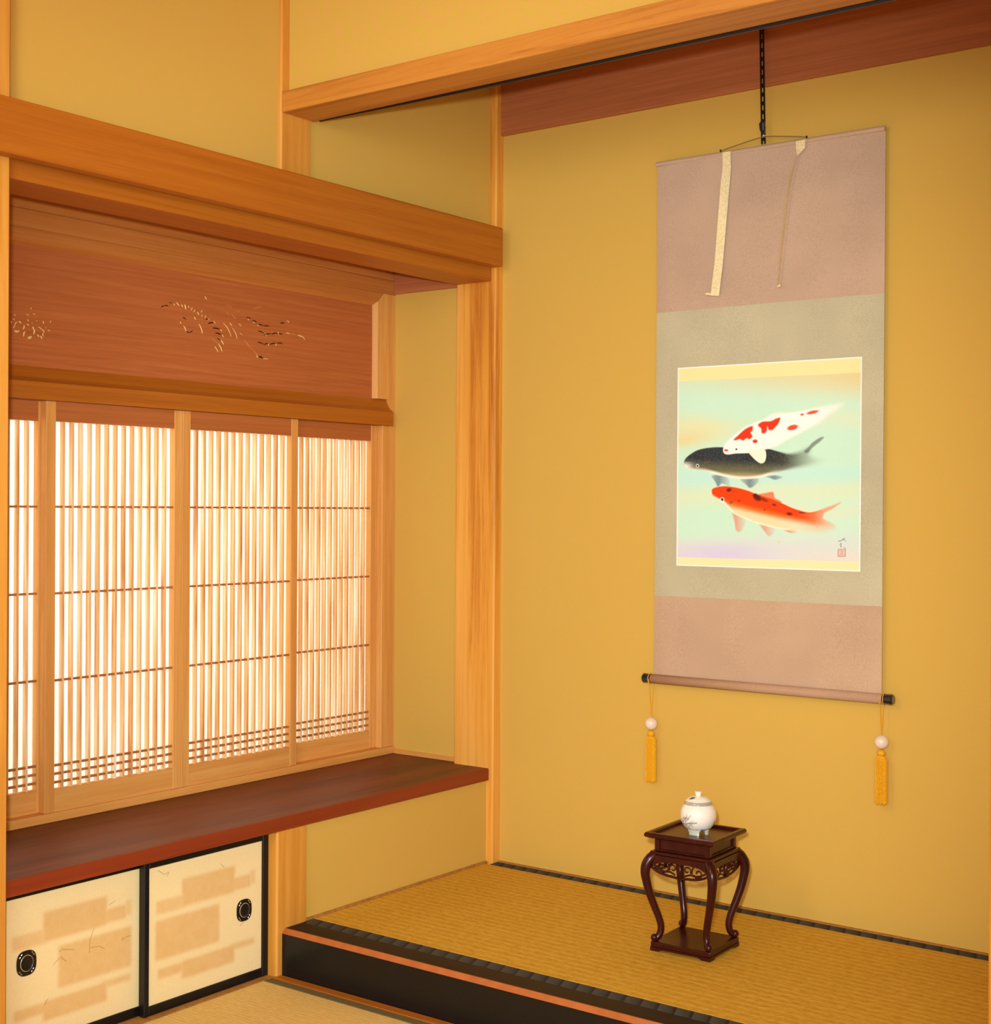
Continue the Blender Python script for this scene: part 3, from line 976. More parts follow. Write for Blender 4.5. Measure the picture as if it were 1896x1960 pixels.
cloth('upper_cloth', 1.6425, 2.0380, 'mauve')
cloth('middle_cloth', 0.8868, 1.6424, 'sage')
cloth('lower_cloth', 0.666, 0.8867, 'rose')
obj('top_rod', lathe([(0.0005, SX0 - 0.0005), (0.0065, SX0 - 0.0005), (0.0065, SX1 + 0.0005), (0.0005, SX1 + 0.0005)], 14, (0, SY + 0.002, 2.0390), 'X'), 'mauve', sc)
RY, RZ = -0.030, 0.6655
obj('roller', lathe([(0.0005, 0.5490), (0.0123, 0.5490), (0.0123, 1.1905), (0.0005, 1.1905)], 24, (0, RY, RZ), 'X'), 'rollcloth', sc, True)
for s, xa, xb in ((-1, 0.5225, 0.5488), (1, 1.1907, 1.2175)):
    xo = xa if s < 0 else xb
    xi = xb if s < 0 else xa
    cap = obj('roller_cap', lathe([(0.0005, xo), (0.0105, xo), (0.0135, xo - s * 0.004), (0.0128, xo - s * 0.014), (0.0112, xi), (0.0005, xi)][::(1 if s < 0 else -1)], 24, (0, RY, RZ), 'X'), 'cap', sc)
    smooth_by_angle(cap, 0.6)
    obj('thread_band', lathe([(0.0128, -0.0009), (0.0138, -0.0009), (0.0138, 0.0009), (0.0128, 0.0009)], 24, (xi - s * -0.004 if False else xi + s * 0.0045, RY, RZ), 'X', caps=False), 'goldthread', cap)

# the painting, computed as a paint layer on the paper
def catmull(pts, n=5):
    P = np.array(pts, float)
    m = len(P)
    out = []
    for i in range(m):
        p0, p1, p2, p3 = P[(i - 1) % m], P[i], P[(i + 1) % m], P[(i + 2) % m]
        for k in range(n):
            t = k / n
            out.append(0.5 * (2 * p1 + (p2 - p0) * t + (2 * p0 - 5 * p1 + 4 * p2 - p3) * t * t + (3 * p1 - p0 - 3 * p2 + p3) * t ** 3))
    return np.array(out)


def sdf(px, py, poly):
    """signed distance, negative inside; only evaluated near the polygon"""
    lo, hi = poly.min(0) - 40, poly.max(0) + 40
    d = np.full(px.shape, 60.0)
    sel = (px > lo[0]) & (px < hi[0]) & (py > lo[1]) & (py < hi[1])
    x, y = px[sel], py[sel]
    dd = np.full(x.shape, 1e9)
    ins = np.zeros(x.shape, bool)
    n = len(poly)
    for i in range(n):
        x0, y0 = poly[i]
        x1, y1 = poly[(i + 1) % n]
        dx, dy = x1 - x0, y1 - y0
        tt = np.clip(((x - x0) * dx + (y - y0) * dy) / (dx * dx + dy * dy + 1e-9), 0, 1)
        dd = np.minimum(dd, np.hypot(x - x0 - tt * dx, y - y0 - tt * dy))
        if y1 != y0:
            c = ((y0 > y) != (y1 > y)) & (x < (x1 - x0) * (y - y0) / (y1 - y0) + x0)
            ins ^= c
    d[sel] = np.where(ins, -dd, dd)
    return d


def paint_koi(nu, nv):
    U, V = np.meshgrid(np.linspace(0, 1, nu), np.linspace(0, 1, nv))
    x = 70 + 1568 * U
    top = 152 - 90 * U
    bot = 1845 + 45 * U
    y = top + V * (bot - top)
    rng = np.random.default_rng(11)

    def C(c):
        return nlin(c)[None, None, :]

    def mixc(a, b, k):
        k = np.clip(k, 0, 1)[..., None]
        return a * (1 - k) + b * k

    col = np.ones((nv, nu, 3)) * C((202, 242, 216))
    wav = 40 * np.sin(x / 310) + 25 * np.sin(x / 140 + 1)
    # washes of the water
    col = mixc(col, C((232, 212, 146)), (1 - sstep(200, 470, y + 0.04 * (800 - x))) * (0.30 + 0.55 * x / 1640))
    col = mixc(col, C((232, 230, 172)), 0.7 * np.exp(-((y - 690 + wav) / 95) ** 2) * (1 - sstep(300, 900, x)))
    col = mixc(col, C((234, 216, 140)), 0.75 * np.exp(-((y - 780 + 0.1 * x) / 70) ** 2) * (1 - sstep(120, 560, x)))
    col = mixc(col, C((224, 236, 192)), 0.6 * np.exp(-((y - 1220 + 0.08 * (x - 900) + wav * .5) / 90) ** 2))
    col = mixc(col, C((226, 236, 196)), 0.5 * np.exp(-((y - 640 - wav) / 80) ** 2) * sstep(900, 1500, x))
    col = mixc(col, C((190, 240, 232)), 0.6 * np.exp(-((y - 1080 - wav * .4) / 70) ** 2))
    col = mixc(col, C((222, 234, 202)), 0.6 * np.exp(-((y - 1330 + wav) / 60) ** 2) * sstep(500, 1200, x))
    col = mixc(col, C((226, 216, 226)), 0.85 * sstep(1500, 1720, y + 0.05 * (x - 800)) * (1 - 0.45 * x / 1640))
    col = mixc(col, C((212, 206, 240)), 0.7 * np.exp(-((x - 480) / 420) ** 2) * sstep(1600, 1740, y))
    col = mixc(col, C((232, 222, 214)), 0.6 * sstep(1650, 1780, y) * sstep(800, 1500, x))

    def put(poly, c, soft=6, alpha=1.0, off=0):
        nonlocal col
        d = sdf(x, y, catmull(poly)) + off
        k = (1 - sstep(-soft, soft, d)) * alpha
        col = mixc(col, c, k)
        return d

    def ell(cx, cy, a, b, ang, c, soft=0.25, alpha=1.0):
        nonlocal col
        ca, sa = math.cos(math.radians(ang)), math.sin(math.radians(ang))
        u = ((x - cx) * ca + (y - cy) * sa) / a
        v = (-(x - cx) * sa + (y - cy) * ca) / b
        r = np.hypot(u, v)
        col = mixc(col, c, (1 - sstep(1 - soft, 1 + soft, r)) * alpha)

    # black koi
    fade = 1 - sstep(980, 1400, x)
    for poly, gx in (([(388, 1072), (420, 1130), (442, 1168), (480, 1140), (548, 1165), (520, 1085)], 440), ([(640, 1100), (690, 1150), (722, 1178), (760, 1162), (800, 1120), (780, 1095)], 720), ([(858, 1080), (900, 1096), (945, 1108), (1005, 1088), (940, 1072)], 930)):
        put(poly, C((118, 138, 148)), 8, np.clip(1.0 - np.abs(x - gx) / 130, 0.05, 0.9))
    body = [(132, 965), (150, 925), (200, 885), (265, 853), (350, 836), (450, 830), (560, 838), (700, 848), (870, 845), (950, 862), (1050, 886), (1140, 872), (1210, 838), (1232, 860), (1230, 900), (1300, 925), (1390, 935), (1300, 968), (1150, 1000), (1010, 1032), (900, 1066), (800, 1094), (650, 1102), (500, 1082), (380, 1050), (290, 1026), (190, 1016), (148, 995)]
    bp = catmull(body)
    d = sdf(x, y, bp)
    mid = 960 + 0.03 * (x - 600)
    tt = (y - (mid - 60)) / 180
    bc = mixc(np.ones_like(col) * C((46, 48, 54)), C((108, 108, 74)), sstep(0.15, 0.8, tt))
    bc = mixc(bc, C((170, 160, 110)), sstep(0.7, 1.0, tt))
    bc = mixc(bc, C((246, 246, 226)), 1 - sstep(4, 16, -d) + 0 * x) if False else bc
    belly = sstep(0.55, 0.9, tt) * (1 - sstep(6, 34, -d))
    bc = mixc(bc, C((250, 248, 228)), belly)
    bc = mixc(bc, C((96, 92, 56)), sstep(850, 1250, x) * 0.6)
    lipm = np.exp(-((x - 140) / 60) ** 2) * sstep(940, 1000, y)
    bc = mixc(bc, C((250, 250, 236)), lipm)
    soft = 5 + 30 * sstep(900, 1250, x)
    k = (1 - sstep(-1, 1, d / soft)) * np.clip(fade, 0, 1) * (1 - 0.35 * sstep(800, 1150, x) * sstep(0.3, 0.8, tt)) * (1 + rng.normal(0, 0.05, x.shape))
    col = mixc(col, bc, k)
    put([(1180, 868), (1215, 830), (1250, 790), (1305, 752), (1340, 744), (1315, 778), (1270, 815), (1235, 850), (1210, 880)], C((92, 102, 92)), 8, 0.75)
    ell(257, 990, 15, 15, 0, C((238, 232, 210)), 0.15)
    ell(257, 990, 9, 9, 0, C((20, 20, 24)), 0.25)
    ell(340, 960, 26, 4, -12, C((120, 100, 50)), 0.4, 0.8)

    # white koi
    wb = [(486, 858), (498, 812), (545, 760), (600, 714), (680, 660), (760, 622), (850, 588), (930, 556), (1010, 542), (1110, 530), (1220, 512), (1330, 490), (1420, 474), (1490, 462), (1440, 510), (1370, 556), (1310, 610), (1230, 660), (1140, 712), (1040, 765), (950, 820), (880, 842), (800, 864), (720, 880), (600, 884), (530, 893), (498, 884)]
    d = sdf(x, y, catmull(wb))
    soft = 4 + 30 * sstep(1080, 1400, x) + 10 * sstep(700, 1000, x) * sstep(620, 800, y)
    k = (1 - sstep(-1, 1, d / soft)) * (1 - 0.5 * sstep(1300, 1500, x))
    col = mixc(col, C((254, 252, 246)), k)
    put([(850, 600), (900, 552), (960, 536), (1040, 540), (960, 560)], C((252, 248, 232)), 14, 0.7)
    put([(716, 872), (745, 915), (790, 955), (825, 969), (852, 952), (863, 905), (850, 852), (780, 850)], C((250, 248, 222)), 4)
    red = C((228, 62, 30))
    put([(578, 766), (612, 734), (680, 675), (742, 650), (744, 688), (728, 706), (744, 740), (716, 762), (692, 755), (664, 774), (632, 762), (600, 772)], red, 6)
    put([(790, 642), (830, 612), (900, 608), (945, 586), (982, 580), (970, 622), (945, 656), (912, 686), (882, 680), (872, 655), (868, 690), (845, 714), (822, 706), (818, 672)], red, 7)
    ell(767, 780, 22, 16, 0, red, 0.25)
    ell(513, 857, 18, 10, 5, C((232, 84, 46)), 0.3)
    ell(1085, 663, 46, 22, -15, C((232, 84, 60)), 0.3)
    ell(1163, 553, 15, 9, 0, C((232, 90, 66)), 0.35)
    ell(1247, 534, 50, 14, -13, C((234, 90, 64)), 0.35)
    ell(603, 848, 9, 8, 0, C((40, 50, 60)), 0.3)

    # orange koi
    for poly, gx, a in (([(570, 1390), (590, 1470), (605, 1540), (640, 1555), (680, 1500), (690, 1445), (640, 1420)], 600, 0.8), ([(808, 1490), (850, 1545), (890, 1590), (930, 1570), (940, 1520), (880, 1505)], 850, 0.8), ([(1020, 1535), (1075, 1562), (1130, 1550), (1110, 1532)], 1060, 0.9)):
        put(poly, C((226, 140, 112)), 9, a * np.clip(1.0 - np.abs(x - gx) / 110, 0.08, 1))
    put([(800, 1240), (860, 1222), (925, 1214), (940, 1262), (1000, 1300), (900, 1300)], C((240, 120, 66)), 6, 0.9)
    ob_ = [(386, 1216), (394, 1186), (440, 1170), (510, 1164), (600, 1175), (700, 1200), (800, 1238), (900, 1268), (1000, 1308), (1080, 1346), (1150, 1370), (1230, 1386), (1320, 1368), (1345, 1392), (1340, 1440), (1400, 1470), (1440, 1510), (1380, 1556), (1200, 1556), (1050, 1540), (900, 1512), (760, 1472), (640, 1426), (570, 1388), (500, 1312), (440, 1278), (402, 1254)]
    d = sdf(x, y, catmull(ob_))
    axis = 1200 + (x - 390) * 0.235
    tt = (y - axis) / 150
    oc = mixc(np.ones_like(col) * C((246, 72, 18)), C((246, 130, 50)), sstep(0.25, 0.62, tt))
    oc = mixc(oc, C((232, 224, 176)), sstep(0.50, 0.85, tt))
    oc = mixc(oc, C((250, 244, 216)), (1 - sstep(5, 22, -d)) * sstep(0.15, 0.5, tt) * (1 - 0.5 * sstep(900, 1200, x)))
    oc = mixc(oc, C((240, 150, 90)), sstep(1100, 1350, x) * 0.7)
    soft = 5 + 20 * sstep(1000, 1350, x) * sstep(0.1, 0.6, tt)
    k = (1 - sstep(-1, 1, d / soft)) * (1 - 0.62 * sstep(1250, 1420, x)) * (1 - 0.55 * sstep(900, 1300, x) * sstep(0.35, 0.8, tt))
    col = mixc(col, oc, k)
    put([(1300, 1372), (1350, 1350), (1410, 1328), (1482, 1298), (1430, 1344), (1360, 1384), (1320, 1392)], C((232, 150, 104)), 8, 0.8)
    blk = C((60, 26, 22))
    ell(540, 1197, 24, 16, -10, blk, 0.45, 0.85)
    ell(585, 1212, 8, 5, 30, blk, 0.5, 0.7)
    ell(790, 1262, 40, 26, 30, blk, 0.5, 0.9)
    ell(850, 1280, 34, 14, 25, C((110, 40, 30)), 0.5, 0.8)
    ell(770, 1240, 18, 14, 0, blk, 0.5, 0.8)
    ell(935, 1323, 20, 11, 15, C((110, 44, 24)), 0.4, 0.85)
    ell(1062, 1400, 26, 13, 10, C((96, 36, 24)), 0.4, 0.9)
    ell(1165, 1390, 30, 7, 5, C((110, 44, 26)), 0.4, 0.8)
    ell(558, 1300, 18, 15, 0, C((130, 90, 30)), 0.4, 0.8)
    ell(632, 1288, 14, 10, 0, C((180, 40, 24)), 0.4, 0.8)
    ell(852, 1365, 8, 8, 0, C((120, 30, 20)), 0.4, 0.8)
    ell(480, 1278, 19, 19, 0, C((250, 246, 226)), 0.12)
    ell(480, 1278, 12, 12, 0, C((36, 34, 40)), 0.25)
    ell(975, 1640, 14, 10, 0, C((236, 214, 130)), 0.5, 0.8)

    # signature strokes and the square seal
    ink = C((96, 104, 96))
    for pts, w, a in (([(1462, 1632), (1488, 1626), (1512, 1606)], 4, .8), ([(1500, 1612), (1522, 1632)], 4, .5), ([(1482, 1650), (1484, 1682)], 5, .65), ([(1506, 1682), (1520, 1696)], 4, .5), ([(1470, 1660), (1486, 1652)], 3, .4)):
        dd = seg_dist(x, y, pts)
        col = mixc(col, ink, (1 - sstep(w * 0.5, w * 1.3, dd)) * a)
    dx = np.maximum(np.abs(x - 1490) - 30, np.abs(y - 1730) - 31)
    col = mixc(col, C((224, 176, 152)), (1 - sstep(-2, 3, dx)) * 0.55)
    col = mixc(col, C((190, 128, 106)), (1 - sstep(2, 5, np.abs(dx + 1))) * 0.8)
    for pts in ([(1474, 1715), (1506, 1715)], [(1490, 1712), (1490, 1746)], [(1474, 1744), (1506, 1744)], [(1476, 1728), (1504, 1730)]):
        dd = seg_dist(x, y, pts)
        col = mixc(col, C((196, 128, 108)), (1 - sstep(1.5, 4, dd)) * 0.45)

    # cream paper bands above and below, thin white margin
    band = C((250, 236, 170))
    col = mixc(col, band, 1 - sstep(-2, 2, y - (268 - 0.045 * (x - 70))))
    col = mixc(col, C((250, 236, 180)), sstep(-2, 2, y - (1773 + 0.021 * (x - 70))))
    edge = np.minimum(np.minimum(U, 1 - U) * 1568, np.minimum(V, 1 - V) * 1720)
    col = mixc(col, C((254, 252, 244)), 1 - sstep(7, 11, edge))
    col = col * (1 + rng.normal(0, 0.012, (nv, nu, 1)))
    return np.clip(col, 0, 1)


PX0, PX1, PZ0, PZ1 = 0.6178, 1.1293, 0.9690, 1.4920


def scroll_bend(U, V):
    X = PX0 + (PX1 - PX0) * U
    Z = PZ1 + (PZ0 - PZ1) * V
    b = np.zeros(U.shape + (3,))
    b[..., 1] = 0.0012 * np.sin(9 * X + 2.0 * Z) + 0.0007 * np.sin(23 * X - 3 * Z)
    return b


painted_grid('koi_painting', (PX0, SY - 0.0009, PZ1), (PX1 - PX0, 0, 0), (0, 0, PZ0 - PZ1), 400, 430, paint_koi(400, 430), 'paint', sc, scroll_bend)

# the two hanging ribbons
def ribbon(rows, th=0.0011):
    bm = bmesh.new()
    f, g = [], []
    for (xa, ya, xb, yb, za, zb) in rows:
        f.append((bm.verts.new((xa, ya, za)), bm.verts.new((xb, yb, zb))))
        g.append((bm.verts.new((xa, ya + th, za)), bm.verts.new((xb, yb + th, zb))))
    for i in range(len(rows) - 1):
        bm.faces.new((f[i][0], f[i + 1][0], f[i + 1][1], f[i][1]))
        bm.faces.new((g[i][0], g[i][1], g[i + 1][1], g[i + 1][0]))
        for s in (0, 1):
            bm.faces.new((f[i][s], g[i][s], g[i + 1][s], f[i + 1][s]))
    bm.faces.new((f[0][0], f[0][1], g[0][1], g[0][0]))
    bm.faces.new((f[-1][0], g[-1][0], g[-1][1], f[-1][1]))
    bmesh.ops.recalc_face_normals(bm, faces=bm.faces)
    return bm


yr = -0.0285
rb = obj('ribbon', ribbon([(0.7495, yr, 0.7720, yr, 2.0415, 2.0415), (0.7517, yr - .003, 0.7757, yr - .003, 2.0015, 2.0000), (0.7485, yr - .007, 0.7722, yr - .003, 1.960, 1.960),
                           (0.7455, yr - .008, 0.7690, yr - .004, 1.9152, 1.9192), (0.7390, yr - .008, 0.7625, yr - .005, 1.835, 1.836), (0.7318, yr - .007, 0.7552, yr - .006, 1.754, 1.752), (0.7206, yr - .006, 0.7450, yr - .006, 1.6735, 1.6700)]), 'ribbon', sc)
obj('ribbon_end_thread', tube([(0.7215, yr - .0065, 1.6765), (0.7120, yr - .0075, 1.6785), (0.7075, yr - .008, 1.6775)], [0.0028, 0.0036, 0.0026], 8), 'ribbon', rb)
rb2 = obj('ribbon', ribbon([(0.9543, yr, 0.9800, yr, 2.0395, 2.0410), (0.9565, yr - .003, 0.9811, yr - .004, 2.0190, 2.0185), (0.9588, yr - .004, 0.9632, yr - .009, 1.9980, 2.0000), (0.9440, yr - .003, 0.9475, yr - .020, 1.945, 1.946),
                            (0.9340, yr - .003, 0.9372, yr - .022, 1.880, 1.881), (0.9205, yr - .003, 0.9242, yr - .020, 1.769, 1.770), (0.9105, yr - .004, 0.9160, yr - .018, 1.6845, 1.6850), (0.9098, yr - .004, 0.9156, yr - .016, 1.6780, 1.6790)]), 'ribbon', sc)
obj('ribbon_end_thread', tube([(0.9125, yr - .010, 1.6790), (0.9185, yr - .012, 1.6815), (0.9215, yr - .012, 1.6805)], [0.0026, 0.0034, 0.0024], 8), 'ribbon', rb2)
# hanging cord with two eyelets
obj('hanging_cord', tube(smooth_path([(0.7460, -0.030, 2.0455), (0.790, -0.031, 2.0530), (0.8660, -0.034, 2.0622), (0.925, -0.032, 2.0560), (0.9830, -0.030, 2.0462)], 8), 0.0012, 7), 'cord', sc)
for xx in (0.7450, 0.9840):
    obj('eyelet', lathe([(0.0008, -0.0012), (0.0032, -0.0012), (0.0032, 0.0012), (0.0008, 0.0012)], 12, (xx, -0.0300, 2.0460), 'X'), 'iron', sc)

# ------------------------------------------------------------------ adjustable scroll hanger
hg = thing('scroll_hanger', (0.8675, -0.034, 2.045), 'slotted black hanger strip holding the scroll cord', 'hanger')


def hanger_strip():
    z0, z1 = 2.0450, 2.50
    tilt = (0.8605 - 0.8675) / (2.34 - 2.045)
    bm = bmesh.new()
    w, hole, y0, y1 = 0.0062, 0.0021, -0.0335, -0.0315
    pitch = 0.0226

    def bx_(xa, xb, za, zb):
        r = bmesh.ops.create_cube(bm, size=1.0)
        for v in r['verts']:
            z = (za + zb) / 2 + v.co.z * (zb - za)
            x = 0.8675 + (z - z0) * tilt + (xa + xb) / 2 + v.co.x * (xb - xa)
            v.co = Vector((x, (y0 + y1) / 2 + v.co.y * (y1 - y0), z))
    bx_(-w, -hole, z0, z1)
    bx_(hole, w, z0, z1)
    z = z0 + 0.008
    while z < z1:
        bx_(-hole - 0.0002, hole + 0.0002, z, min(z1, z + 0.0098))
        z += pitch
    return bm


obj('slotted_strip', hanger_strip(), 'iron', hg)
tg = obj('toggle', prism([(0.8580, 2.0960), (0.8600, 2.0800), (0.8650, 2.0700), (0.8730, 2.0690), (0.8745, 2.0850), (0.8725, 2.1000), (0.8640, 2.1040)], 'Y', -0.0385, -0.0337), 'cap', hg)
tag_bar = obj('toggle_ridge', B(0.8690, 0.8702, -0.0396, -0.0386, 2.0780, 2.0960), 'silver', tg)
obj('thread', B(0.8655, 0.8745, -0.0350, -0.0337, 2.0640, 2.0662), 'green', hg)

# ------------------------------------------------------------------ scroll weights
def scroll_weight(x, zbead, zbot, label):
    t = thing('scroll_weight', (x, RY, zbot), label, 'tassel', 'scroll weights on the roller ends')
    r = 0.0168
    obj('string', tube([(x - 0.001, RY - 0.0138, RZ), (x, RY - 0.010, RZ - 0.02), (x, RY, zbead + r - 0.001)], 0.0011, 6), 'goldthread', t)
    obj('string', tube([(x + 0.001, RY + 0.0138, RZ), (x + 0.0012, RY + 0.008, RZ - 0.03), (x + 0.0005, RY, zbead + r - 0.001)], 0.0011, 6), 'goldthread', t)
    prof = [(max(0.0012, r * math.sin(math.pi * k / 16)), -r * math.cos(math.pi * k / 16)) for k in range(17)]
    obj('bead', lathe(prof, 28, (x, RY, zbead)), 'bead', t, True)
    zk = zbead - r - 0.010
    prof = [(max(0.0012, 0.0100 * math.sin(math.pi * k / 10)), -0.0090 * math.cos(math.pi * k / 10)) for k in range(11)]
    kn = obj('knot', lathe(prof, 18, (x, RY, zk)), 'tassel', t, True)
    zt_ = zk - 0.0075
    bm = bmesh.new()
    for j in range(2):
        for i in range(11):
            u = (i - 5) / 5.0
            yy = RY + (-0.0055 if j == 0 else 0.0055) * math.sqrt(max(0.1, 1 - 0.5 * u * u))
            w0, w1 = 0.0100, 0.0128
            zb = zbot + 0.002 * math.sin(i * 2.1 + j)
            tube([(x + u * w0 * .8, yy * .5 + RY * .5, zt_), (x + u * w1, yy, zt_ - 0.008), (x + u * w1, yy, (zt_ + zb) / 2), (x + u * w1 * 1.02, yy, zb)], 0.00165, 6, bm, flat=(1, 2.2))
    obj('fringe', bm, 'tassel', t)['kind'] = 'stuff'
    return t


scroll_weight(0.5478, 0.5448, 0.3905, 'golden tassel with ivory bead hanging from the left roller end')
scroll_weight(1.1880, 0.5615, 0.4130, 'golden tassel with ivory bead hanging from the right roller end')

# ------------------------------------------------------------------ rosewood stand
STX, STY, ROT = 0.8775, -0.3795, math.radians(2.2)
ds = thing('display_stand', (STX, STY, ZT), 'small dark rosewood stand with curved legs on the alcove mat', 'stand')
CR, SR = math.cos(ROT), math.sin(ROT)


def L(bm):
    for v in bm.verts:
        x, y = v.co.x, v.co.y
        v.co.x = STX + x * CR - y * SR
        v.co.y = STY + x * SR + y * CR
        v.co.z += ZT
    return bm


# base platform with a bracket cut under each side
hb = 0.0765
bm = bmesh.new()
box(bm, -hb, hb, -hb, hb, 0.0085, 0.0215, bev=0.0025, seg=2)
obj('base_platform', L(bm), 'rosewood', ds)
bracket = [(-hb, 0.0002), (-hb + 0.022, 0.0002), (-hb + 0.026, 0.0035), (-hb + 0.034, 0.0050), (hb - 0.034, 0.0050), (hb - 0.026, 0.0035), (hb - 0.022, 0.0002), (hb, 0.0002), (hb, 0.0088), (-hb, 0.0088)]
for k in range(4):
    bm = prism(bracket, 'Y', -hb - 0.0005, -hb + 0.007)
    bmesh.ops.rotate(bm, verts=bm.verts, cent=(0, 0, 0), matrix=Matrix.Rotation(k * math.pi / 2, 3, 'Z'))
    obj('base_apron', L(bm), 'rosewood', ds)

# four cabriole legs, swept in the diagonal planes
leg_path = [(0.094, 0.2230), (0.108, 0.2150), (0.1185, 0.2000), (0.1215, 0.1830), (0.1190, 0.1650), (0.1120, 0.1380), (0.1010, 0.1080), (0.0895, 0.0800), (0.0830, 0.0580), (0.0840, 0.0420), (0.0900, 0.0310), (0.0985, 0.0270)]
leg_rad = [0.0115, 0.0125, 0.0124, 0.0114, 0.0104, 0.0096, 0.0090, 0.0086, 0.0083, 0.0080, 0.0080, 0.0076]
for k in range(4):
    a = math.pi / 4 + k * math.pi / 2
    pts = smooth_path([(r * math.cos(a), r * math.sin(a), z) for r, z in leg_path], 4)
    rad = []
    for i in range(len(leg_rad) - 1):
        for q in range(4):
            rad.append(leg_rad[i] + (leg_rad[i + 1] - leg_rad[i]) * q / 4)
    rad.append(leg_rad[-1])
    lg = obj('leg', L(tube(pts, rad, 12)), 'rosewood', ds, True)
    # scrolled toe
    c = (0.0985 * math.cos(a), 0.0985 * math.sin(a), 0.0295)
    toe = bmesh.new()
    bmesh.ops.create_uvsphere(toe, u_segments=14, v_segments=10, radius=0.0088)
    for v in toe.verts:
        v.co = Vector((v.co.x + c[0], v.co.y + c[1], v.co.z + c[2]))
    obj('toe', L(toe), 'rosewood', lg, True)
    # shoulder corner block
    sb = bmesh.new()
    bmesh.ops.create_uvsphere(sb, u_segments=14, v_segments=10, radius=0.0125)
    for v in sb.verts:
        v.co = Vector((v.co.x + 0.098 * math.cos(a), v.co.y + 0.098 * math.sin(a), v.co.z * 0.8 + 0.2170))
    obj('shoulder', L(sb), 'rosewood', lg, True)

# moulding, waist with recessed panels, tray top
bm = bmesh.new()
box(bm, -0.0790, 0.0790, -0.0790, 0.0790, 0.2235, 0.2320, bev=0.003, seg=3)
obj('shoulder_moulding', L(bm), 'rosewood', ds)
bm = bmesh.new()
box(bm, -0.0660, 0.0660, -0.0660, 0.0660, 0.2320, 0.2600)
obj('waist', L(bm), 'rosewood', ds)
for k in range(4):
    a = math.pi / 4 + k * math.pi / 2
    sx, sy = math.copysign(1, math.cos(a)), math.copysign(1, math.sin(a))
    bm = bmesh.new()
    box(bm, sx * 0.064 - 0.0065, sx * 0.064 + 0.0065, sy * 0.064 - 0.0065, sy * 0.064 + 0.0065, 0.2320, 0.2600, bev=0.0012)
    obj('waist_post', L(bm), 'rosewood', ds)
    bm = bmesh.new()
    box(bm, -0.058, 0.058, -0.0700, -0.0655, 0.2320, 0.2370, bev=0.0015)
    bmesh.ops.rotate(bm, verts=bm.verts, cent=(0, 0, 0), matrix=Matrix.Rotation(k * math.pi / 2, 3, 'Z'))
    obj('waist_moulding', L(bm), 'rosewood', ds)
ht, hi_ = 0.0885, 0.0745
for k in range(4):
    bm = prism([(-ht, 0.2715), (-ht + 0.0025, 0.2755), (-hi_ - 0.003, 0.2755), (-hi_, 0.2725), (-hi_, 0.2610), (-0.0690, 0.2590), (-ht + 0.010, 0.2610), (-ht + 0.0015, 0.2655), (-ht, 0.2685)], 'X', -ht, ht)
    # mitre the ends
    for v in bm.verts:
        v.co.x = math.copysign(min(abs(v.co.x), abs(v.co.y)), v.co.x)
    bmesh.ops.rotate(bm, verts=bm.verts, cent=(0, 0, 0), matrix=Matrix.Rotation(k * math.pi / 2, 3, 'Z'))
    obj('tray_rim', L(bm), 'rosewood', ds)
bm = bmesh.new()
box(bm, -hi_ - 0.001, hi_ + 0.001, -hi_ - 0.001, hi_ + 0.001, 0.2602, 0.2680)
obj('tray_panel', L(bm), 'rosepanel', ds)

# openwork aprons: a shaped rail with scrolled tendrils
def tendril(cx, cz, r, a0, a1, y, turns=18):
    out = []
    for k in range(turns + 1):
        t = k / turns
        a = math.radians(a0 + (a1 - a0) * t)
        rr = r * (1 - 0.72 * t)
        out.append((cx + rr * math.cos(a), y, cz + rr * math.sin(a)))
    return out


for k in range(4):
    y = -0.0775
    R = Matrix.Rotation(k * math.pi / 2, 3, 'Z')
    bm = prism([(-0.083, 0.2240), (0.083, 0.2240), (0.085, 0.1960), (0.074, 0.1930), (0.066, 0.2010), (0.050, 0.2085), (0.020, 0.2115), (0.0, 0.2100), (-0.020, 0.2115), (-0.050, 0.2085), (-0.066, 0.2010), (-0.074, 0.1930), (-0.085, 0.1960)], 'Y', y - 0.0035, y + 0.0035)
    bmesh.ops.rotate(bm, verts=bm.verts, cent=(0, 0, 0), matrix=R)
    ap = obj('apron', L(bm), 'rosewood', ds)
    low = smooth_path([(-0.074, y, 0.1950), (-0.060, y, 0.1870), (-0.040, y, 0.1815), (-0.018, y, 0.1795), (0.0, y, 0.1780), (0.018, y, 0.1795), (0.040, y, 0.1815), (0.060, y, 0.1870), (0.074, y, 0.1950)], 3)
    tends = [(low, 0.0030)]
    for s in (-1, 1):
        def mir(p):
            return [(s * q[0], q[1], q[2]) for q in p]
        tends += [(mir(tendril(0.046, 0.1960, 0.0120, 200, 560, y)), 0.0020), (mir(tendril(0.018, 0.1990, 0.0100, -30, 330, y)), 0.0020),
                  (mir(smooth_path([(0.066, y, 0.1990), (0.056, y, 0.1930), (0.040, y, 0.1890), (0.026, y, 0.1900), (0.012, y, 0.1850)], 4)), 0.0022),
                  (mir(smooth_path([(0.034, y, 0.2090), (0.030, y, 0.1980), (0.034, y, 0.1880)], 4)), 0.0020)]
    tends.append(([(0, y, 0.2110), (0, y, 0.1950), (0, y, 0.1790)], 0.0055))
    for pth, rd in tends:
        bm = tube(pth, rd, 7)
        bmesh.ops.rotate(bm, verts=bm.verts, cent=(0, 0, 0), matrix=R)
        obj('scrollwork', L(bm), 'rosewood', ap, True)

# ------------------------------------------------------------------ porcelain jar on the stand
JX, JY, JZ = 0.8820, -0.3762, ZT + 0.2680
jr = thing('lidded_jar', (JX, JY, JZ), 'small round white porcelain jar with blue painting and lid on the dark stand', 'jar')


